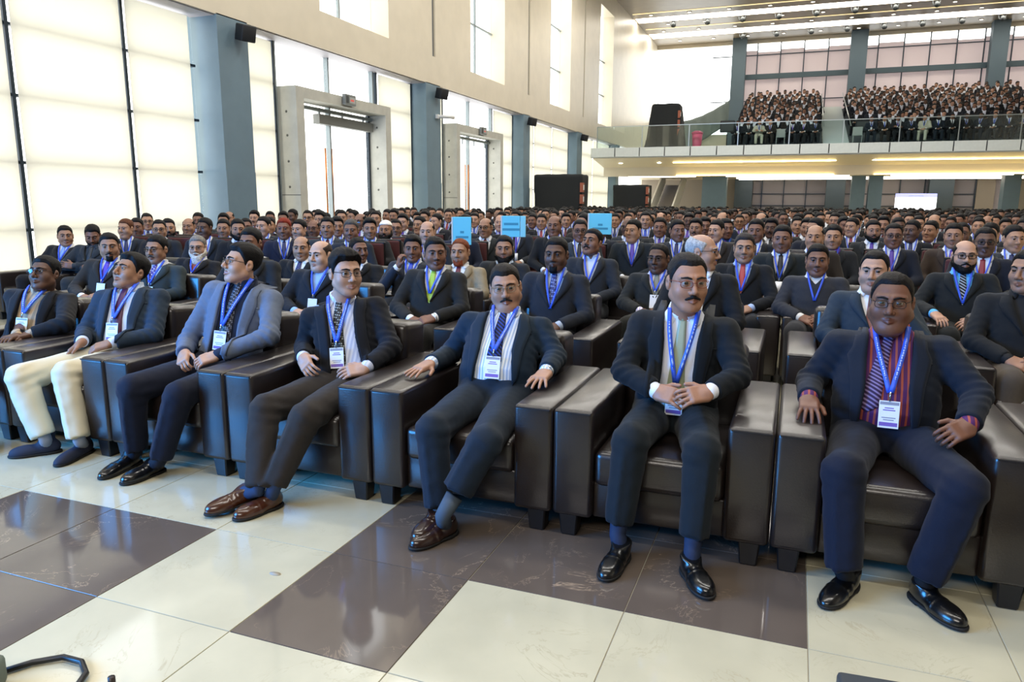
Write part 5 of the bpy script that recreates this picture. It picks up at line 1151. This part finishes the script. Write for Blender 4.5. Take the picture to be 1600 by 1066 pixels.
def copy_proto(parts, loc, rz, M, label, group):
    if len(parts) == 1:
        nm, me, keys = parts[0]; o = obj('person', me, None, loc); o.rotation_euler = (0, 0, rz); tag(o, label, 'person', group)
        for i, k in enumerate(keys): o.material_slots[i].link = 'OBJECT'; o.material_slots[i].material = M[k]
        return o
    r = empty('person', loc, rz); tag(r, label, 'person', group)
    for nm, me, keys in parts:
        o = obj(nm, me, r)
        for i, k in enumerate(keys): o.material_slots[i].link = 'OBJECT'; o.material_slots[i].material = M[k]
    return r
CHB = mat('maroon_chair_fabric', '#43161b', .8, bump=.2, bscale=120); CHM = mat('chair_black_steel', '#121214', .4)
_ch = [('seat', box_mesh(.46, .44, .07, .02, 2, (1, 1), CHB), (0, 0, .455)), ('backrest', box_mesh(.46, .06, .50, .02, 2, (1, 1), CHB), (0, .25, .74)), ('back_edge', box_mesh(.48, .03, .54, .01, 1, (1, 1), CHM), (0, .285, .74))] + [('leg', box_mesh(.03, .03, .43, 0, 1, (1, 1), CHM), (sx * .20, sy, .215)) for sx in (-1, 1) for sy in (-.18, .25)]
def chair(x, y, label):
    r = empty('audience_chair', (x, y, 0)); tag(r, ' '.join(label.split()[:16]), 'chair', 'maroon chairs of the audience')
    for nm, me, p in _ch: obj(nm, me, r, p)
SUITS = ['#15171b', '#1b1d21', '#20242b', '#181b24', '#22262a', '#2a2522', '#141619', '#1d242e']; SW = {'#15171b': 'black', '#1b1d21': 'black', '#20242b': 'grey', '#181b24': 'navy', '#22262a': 'grey', '#2a2522': 'brown', '#141619': 'black', '#1d242e': 'navy', '#151c30': 'navy', '#372d27': 'brown'}
TIES = ['#5a3d9e', '#5a3d9e', '#5d1822', '#1f2a55', '#181a22', '#8d2b35', '#2f4fae']; TW = {'#5a3d9e': 'violet', '#5d1822': 'maroon', '#1f2a55': 'navy', '#181a22': 'black', '#8d2b35': 'red', '#2f4fae': 'blue'}
SKINS = ['light', 'mid', 'mid', 'brown', 'brown', 'dark', 'tan', 'tan']
# faces one can find in the photograph: pixel, prototype, turn of the body, look, words
NAMED = [(197, 373, 2, 0, dict(hairc='#5a3520', facc='#a04a1c'), 'brown-haired man seen from the side behind the goateed man in brown'), (214, 366, 0, 0, {}, 'man in black just right of the brown-haired man by the window'), (249, 371, 4, 0, {}, 'man with glasses and broad forehead above the grey-green jacket'), (263, 364, 7, 0, {}, 'bearded man peering over the spectacled man near the window'),
 (294, 360, 6, -4, {}, 'man with high forehead above and left of the white-bearded man'), (319, 357, 2, 0, dict(skin='dark'), 'dark-skinned young man tilting his head at the foot of the first column'), (349, 365, 0, 0, dict(suit='#20242b', tie='#181a22'), 'man in grey suit with blue lanyard before the first column'), (371, 359, 7, 0, {}, 'bearded man at the right foot of the first column'), (384, 360, 4, 0, {}, 'man with glasses before the right edge of the first column'),
 (411, 354, 2, 0, dict(tie='#8d2b35'), 'young man with red tie left of the nearer doorway'), (421, 359, 0, 0, {}, 'stern man in black left of the red-haired man'), (443, 358, 0, 0, dict(hairc='#7a2410', suit='#151c30'), 'man with bright red dyed hair in a navy suit'), (467, 359, 2, 0, {}, 'man with bowl-cut hair and closed eyes right of the red-haired man'), (490, 365, 5, 0, {}, 'bald man with black glasses below the nearer doorway'), (511, 356, 0, 0, dict(suit='#2b3138'), 'man in grey suit right of the bald spectacled man'),
 (548, 361, 0, 0, dict(hairc='#4a4744', suit='#1d242e'), 'grey-haired man in navy with blue lanyard below the nearer doorway'), (577, 358, 1, 0, {}, 'young man in black below the right jamb of the nearer doorway'), (602, 367, 9, 0, dict(facc='#0c0b0b', suit='#2a2522'), 'man with white skullcap and long black beard'), (618, 357, 4, 0, {}, 'man in dark glasses right of the white skullcap'), (629, 348, 3, 0, {}, 'moustached man behind the man in dark glasses'), (667, 363, 6, 0, {}, 'man with receding hair below the second column'), (655, 352, 2, 0, {}, 'man before the second column, turned left'),
 (716, 358, 0, 0, dict(suit='#151c30'), 'man in navy suit half hidden by the left cyan placard'), (758, 356, 5, 0, dict(tie='#5d1822'), 'bald man in glasses between the two left cyan placards'), (741, 344, 0, 0, {}, 'man behind and left of the bald man between placards'), (806, 352, 0, 0, dict(suit='#20242b'), 'man whose face is covered by the middle cyan placard'), (846, 347, 0, 0, dict(tie='#8d2b35'), 'young man with red tie right of the middle cyan placard'), (884, 345, 1, 0, dict(tie='#5d1822'), 'smiling man with maroon tie between middle and right placards'),
 (906, 361, 4, 0, dict(suit='#2c343c'), 'man with blue-lit glasses and violet tie left of the right placard'), (937, 358, 6, 0, dict(hairc='#8a8580'), 'bald dark man in front of the right cyan placard'), (961, 345, 0, 0, {}, 'man with violet tie right of the right cyan placard'), (989, 361, 2, 0, dict(suit='#1a2024'), 'man in black suit with violet tie and a pen in his pocket'), (1031, 356, 0, 0, dict(skin='brown'), 'thickset man above the glasses and checked shirt'), (1058, 361, 8, 0, {}, 'man with blue lanyard above the clasped-hands man'),
 (1087, 357, 3, 0, {}, 'moustached man right of the blue lanyard above the clasped-hands man'), (1101, 354, 1, 0, {}, 'young man above the white-haired bald man'), (1119, 361, 2, 0, {}, 'man looking left beside the navy suit and violet tie'), (1134, 358, 8, 0, dict(suit='#151c30', shirt='#20508a'), 'man in navy suit, blue shirt and violet tie above the red tie'), (1155, 347, 4, 0, {}, 'man in glasses behind the navy suit and violet tie'), (1222, 374, 0, 0, dict(suit='#1a2022'), 'round-faced man with violet tie left of the grey buttoned jacket'),
 (1205, 357, 3, 0, dict(skin='dark'), 'dark moustached man behind the round-faced man'), (1273, 371, 6, 0, dict(suit='#2a2522'), 'man with high forehead behind the grey buttoned jacket'), (1302, 371, 0, 0, dict(shirt='#6a3aa0'), 'man with violet shirt and blue lanyard in a black suit'), (1331, 355, 2, 0, {}, 'young man behind the violet shirt'), (1364, 361, 7, 0, {}, 'bearded young man with tall hair, blue lanyard'), (1396, 369, 4, 0, dict(hairc='#0b0a0a'), 'man with fringe, blue-lit glasses and violet tie'), (1425, 361, 2, 0, dict(skin='dark'), 'dark man behind the fringe and glasses'), (1454, 361, 2, 0, {}, 'broad-faced man tilting his head with violet tie'),
 (1490, 369, 0, 0, dict(suit='#372d27'), 'man in brown suit behind the bright blue shirt'), (1539, 379, 4, 0, dict(skin='dark'), 'man in mirrored sunglasses right of the bright blue shirt'), (1584, 374, 8, 0, {}, 'man with violet tie at the right edge, black suit'), (1529, 354, 0, 0, {}, 'man behind the mirrored sunglasses'), (1571, 355, 1, 0, {}, 'young man behind the violet tie at the right edge')]
def near_any(x, y, d): return any((x - a) ** 2 + (y - b) ** 2 < d * d for a, b in PEOPLE)
npx = []
for px, py, v, turn, K, lab in NAMED:
    H = at_z(px, py, 1.17); t = 1.0
    if H[1] < 7.6: H = at_y(px, py, 7.6)
    for _ in range(14):
        if not near_any(H[0], H[1], .52): break
        H = at_y(px, py, H[1] + .22)
    kk = dict(skin=rng.choice(SKINS), suit=rng.choice(SUITS), tie=rng.choice(TIES)); kk.update(K)
    rz = math.atan2(-H[0], H[1]) * .8 + math.radians(turn); dz = H[2] - 1.19
    copy_proto(VAR[v][1], (H[0], H[1], max(-.08, min(.04, dz))), rz, look_mats(kk), lab, 'men in the rows behind the leather armchairs'); PEOPLE.append((H[0], H[1])); npx.append((px, py, H[1]))
    chair(H[0] + .0, H[1] + .10, 'dark red audience chair under the ' + ' '.join(lab.split()[:10]))
def to_px(p):
    c = CM @ (np.array(p, float) - np.array([0, 0, CAMZ])); return 800 + FPX * c[0] / c[2], 533 + FPX * c[1] / c[2]
ZONES = [(0, 'beside the tall window'), (330, 'by the first column'), (405, 'below the nearer doorway'), (612, 'by the second column'), (700, 'below the farther doorway'), (790, 'by the third column'), (826, 'below the draped screen'), (910, 'below the smaller draped screen'), (1012, 'below the escalator'), (1090, 'below the left blue pillar'), (1140, 'below the gallery drapes'), (1325, 'below the double blue pillar'), (1390, 'below the projection screen'), (1470, 'at the right below the gallery')]
cand = []
y = 8.8
while y < 36.5:
    x = -9.6 + rng.random() * .4
    while x < .246 * y + .9:
        X, Y = x + rng.uniform(-.06, .06), y + rng.uniform(-.10, .10); x += rng.uniform(.56, .64)
        if near_any(X, Y, .50) or (X < -8.9 and 27.5 < Y < 30.8) or (-10.2 < X < -7.7 and 28.2 < Y < 30.2) or (-9 < X < -6.4 and Y > 35.4): continue
        z = 1.19 + rng.uniform(-.05, .04); q = to_px((X, Y, z))
        if q[0] < -15 or q[0] > 1615: continue
        if any(abs(q[0] - a) < 13 and Y < b2 and abs(q[1] - b) < 26 for a, b, b2 in npx): continue
        if any(abs(q[0] - a) < 9 and Y > b2 and abs(q[1] - b) < 5 for a, b, b2 in npx): continue
        cand.append((Y, X, z, q))
    y += .92 if y < 20 else 1.1
cand.sort(key=lambda c: c[0])
IND = 300 - 7 - len(SECOND) - len(THIRD) - len(NAMED) - 25
def crowd_label(kind, kk, q, Y):
    zn = [n for a, n in ZONES if q[0] >= a] or [ZONES[0][1]]
    dist = 'nearer rows' if Y < 12.5 else 'middle rows' if Y < 16 else 'farther rows'
    return '%sman in %s, %s tie, %s, %s' % ('' if kind == 'plain' else kind + ' ', SW.get(kk['suit'], 'dark'), TW.get(kk['tie'], 'dark'), dist, zn[-1])
stuffp = []
for i, (Y, X, z, q) in enumerate(cand):
    rz = math.atan2(-X, Y) * .7 + rng.uniform(-.25, .25)
    kk = dict(skin=rng.choice(SKINS), suit=rng.choice(SUITS), tie=rng.choice(TIES))
    if i < IND:
        if Y < 18:
            v = rng.choices(range(9), [5, 4, 4, 3, 2, 1, 2, 2, 4])[0]; lb = crowd_label(VAR[v][0], kk, q, Y); copy_proto(VAR[v][1], (X, Y, max(-.04, z - 1.19)), rz, look_mats(kk), lb, 'seated audience of the main floor')
            if Y < 13: chair(X, Y + .1, 'red chair under the ' + lb)
        else:
            v = rng.randrange(3); copy_proto(FARV[v][0], (X, Y, max(-.04, z - 1.19)), rz, look_mats(kk), crowd_label('plain', kk, q, Y), 'seated audience of the main floor')
    else: stuffp.append((X, Y, z - 1.19, rz))
STM = dict(skin=[skinm(SKIN[k]) for k in ('light', 'mid', 'brown', 'dark')], suit=[suit(c) for c in ('#15171b', '#20242b', '#181b24', '#2a2522')])
def crowd_stuff(name, pts, label):
    """people past the 300 largest in view, one mesh"""
    mats = STM['skin'] + STM['suit'] + [hairm('#0d0b0b'), cloth('#d7dbe6'), mat('lip_far', '#4a2a22')]
    mp = {'hair': [8], 'facial': [8], 'shirt': [9], 'lip': [0, 1, 2, 3], 'eyewhite': [9], 'iris': [8]}; allp = []
    for x, y, z, rz in pts:
        V, F, mi, keys = rng.choice(FARV)[1]; a, b = rng.randrange(4), 4 + rng.randrange(4)
        lut = np.array([a if k in ('skin', 'lip') else b if k in ('suit', 'trousers') else mp.get(k, [8])[0] for k in keys]); W_ = V @ rotz(rz).T + np.array([x, y, z]); off = 0
        for f in F: allp.append((W_, [f], lut[mi[off:off + len(f)]])); off += len(f)
    V, F, mi = join_data(allp); o = obj(name, mesh_np(name, V, F, mats, mi)); o['kind'] = 'stuff'; tag(o, label, 'crowd'); return o
# gallery audience
gpts = []; GCH = mat('gallery_chair_black', '#17181a', .5); gx = [-3.1 + k * .52 for k in range(8)] + [2.45 + k * .56 for k in range(16)]
empty_seats = {4, 8}
def front_gallery(i, x):
    kk = dict(skin=rng.choice(SKINS), suit=rng.choice(SUITS), tie=rng.choice(TIES)); n_ = (7 - i if x < 1 else i - 8); ORD = ('nearest', 'second', 'third', 'fourth', 'fifth', 'sixth', 'seventh', 'eighth', 'ninth', 'tenth', 'eleventh', 'twelfth', 'thirteenth', 'fourteenth', 'fifteenth', 'sixteenth')
    lab = 'dark suited man in the gallery front row, %s seat %s of the stair' % (ORD[n_], 'left' if x < 1 else 'right')
    if i in (2, 13): kk.update(suit='#b9b6a4', tie='#20242b'); lab = 'man in pale suit in the front row of the gallery, %s of the stair' % ('left' if x < 1 else 'right')
    rz = math.atan2(-x, 40) + rng.uniform(-.2, .2); copy_proto(VAR[(i * 5) % 9][1], (x, 39.98, 4.285), rz, look_mats(kk), lab, 'front row of the gallery')
def folding_chair(x, lab):
    r = empty('folding_chair', (x, 39.95, 4.285)); tag(r, lab, 'chair', 'grey empty chairs in the gallery'); m = mat('pale_grey_plastic', '#9aa19c', .5)
    box('seat', (-.22, -.2, .42), (.22, .2, .46), m, r, .01, 1); b = box('backrest', (-.22, .17, .46), (.22, .21, .86), m, r, .01, 1); b.rotation_euler = (-.15, 0, 0)
    for sx in (-1, 1):
        for sy in (-.17, .17): box('leg', (sx * .19 - .015, sy - .015, 0), (sx * .19 + .015, sy + .015, .43), m, r)
for i, x in enumerate(gx):
    if i in empty_seats: folding_chair(x, 'empty pale grey chair in the gallery front row, %s of the stair' % ('left' if x < 1 else 'right'))
    else: front_gallery(i, x)
for k in range(1, NT):
    for x0, x1 in ((-3.25, .75), (2.35, 14.2)):
        x = x0 + rng.random() * .45
        while x < x1:
            if rng.random() < .95 and not (k <= 2 and (2.2 < x < 3.6 or 6.3 < x < 8.0)): gpts.append((x + rng.uniform(-.09, .09), TIER0 + k * RUN + .40 + rng.uniform(-.1, .1), 4.285 + k * RISE + rng.uniform(-.04, .03), rng.uniform(-.3, .4)))
            x += .55
crowd_stuff('seated_crowd', stuffp, 'far rows of dark suited men filling the hall floor up to the gallery')
crowd_stuff('gallery_crowd', gpts, 'rows of dark suited men on the stepped gallery seats above the front row')
# cyan placards standing among the audience
def placard(px, py, Y, w, h, fold, lab):
    c = at_y(px, py, Y); r = empty('placard', (c[0], c[1], 0), math.atan2(-c[0], c[1]) * .9); tag(r, lab, 'placard', 'cyan placards on posts'); CY_ = mat('placard_cyan', '#6fcfe0', .5); z = c[2]
    b = box('board', (-w / 2, -.012, z - h / 2), (w / 2 - fold, .012, z + h / 2), CY_, r, .003, 1)
    if fold: f = box('side_board', (w / 2 - fold + .004, -.012, z - h / 2), (w / 2, .012, z + h / 2), mat('placard_cyan_light', '#8fd6dd', .5), r, .003, 1)
    box('white_edge', (-w / 2 - .014, -.013, z - h / 2), (-w / 2, .013, z + h / 2), WHITE, r)
    for k, (dz, ww) in enumerate(((.12, .30), (-.14, .36)) if fold else ((-.04, .10), (-.22, .34))):
        box('lettering', (-fold / 2 - w * ww, -.0135, z + dz * h - .012), (-fold / 2 + w * ww, -.012, z + dz * h + .012), mat('placard_ink', '#3f8fa4', .6), r)
    tube('post', [(0, .03, 0), (0, .03, z)], .012, CHM, r, 6); box('post_base', (-.13, -.1, 0), (.13, .16, .012), CHM, r)
placard(722, 361, 7.35, .20, .30, 0, 'tall cyan placard at the left, above the reddish-haired man')
placard(803, 354, 7.35, .25, .22, .06, 'folded cyan placard in the middle, above the plump bearded man')
placard(938, 350, 8.4, .26, .24, 0, 'cyan placard at the right, behind the bald dark man')

# look-alikes that still share a description are told apart by their order from left to right
same = {}
for o in SC.objects:
    if o.parent is None and o.get('group') in ('seated audience of the main floor', 'maroon chairs of the audience'): same.setdefault((o['group'], o['label']), []).append(o)
for k, L in same.items():
    if len(L) < 2: continue
    L.sort(key=lambda o: to_px((o.location.x, o.location.y, 1.2))[0])
    wd = ('left one', 'right one') if len(L) == 2 else ('left one', 'middle one', 'right one') if len(L) == 3 else tuple('%s from left' % w for w in ORDN)
    for o, w in zip(L, wd): o['label'] = ' '.join(o['label'].split()[:13 if len(w.split()) > 2 else 14]).rstrip(',') + ', ' + w
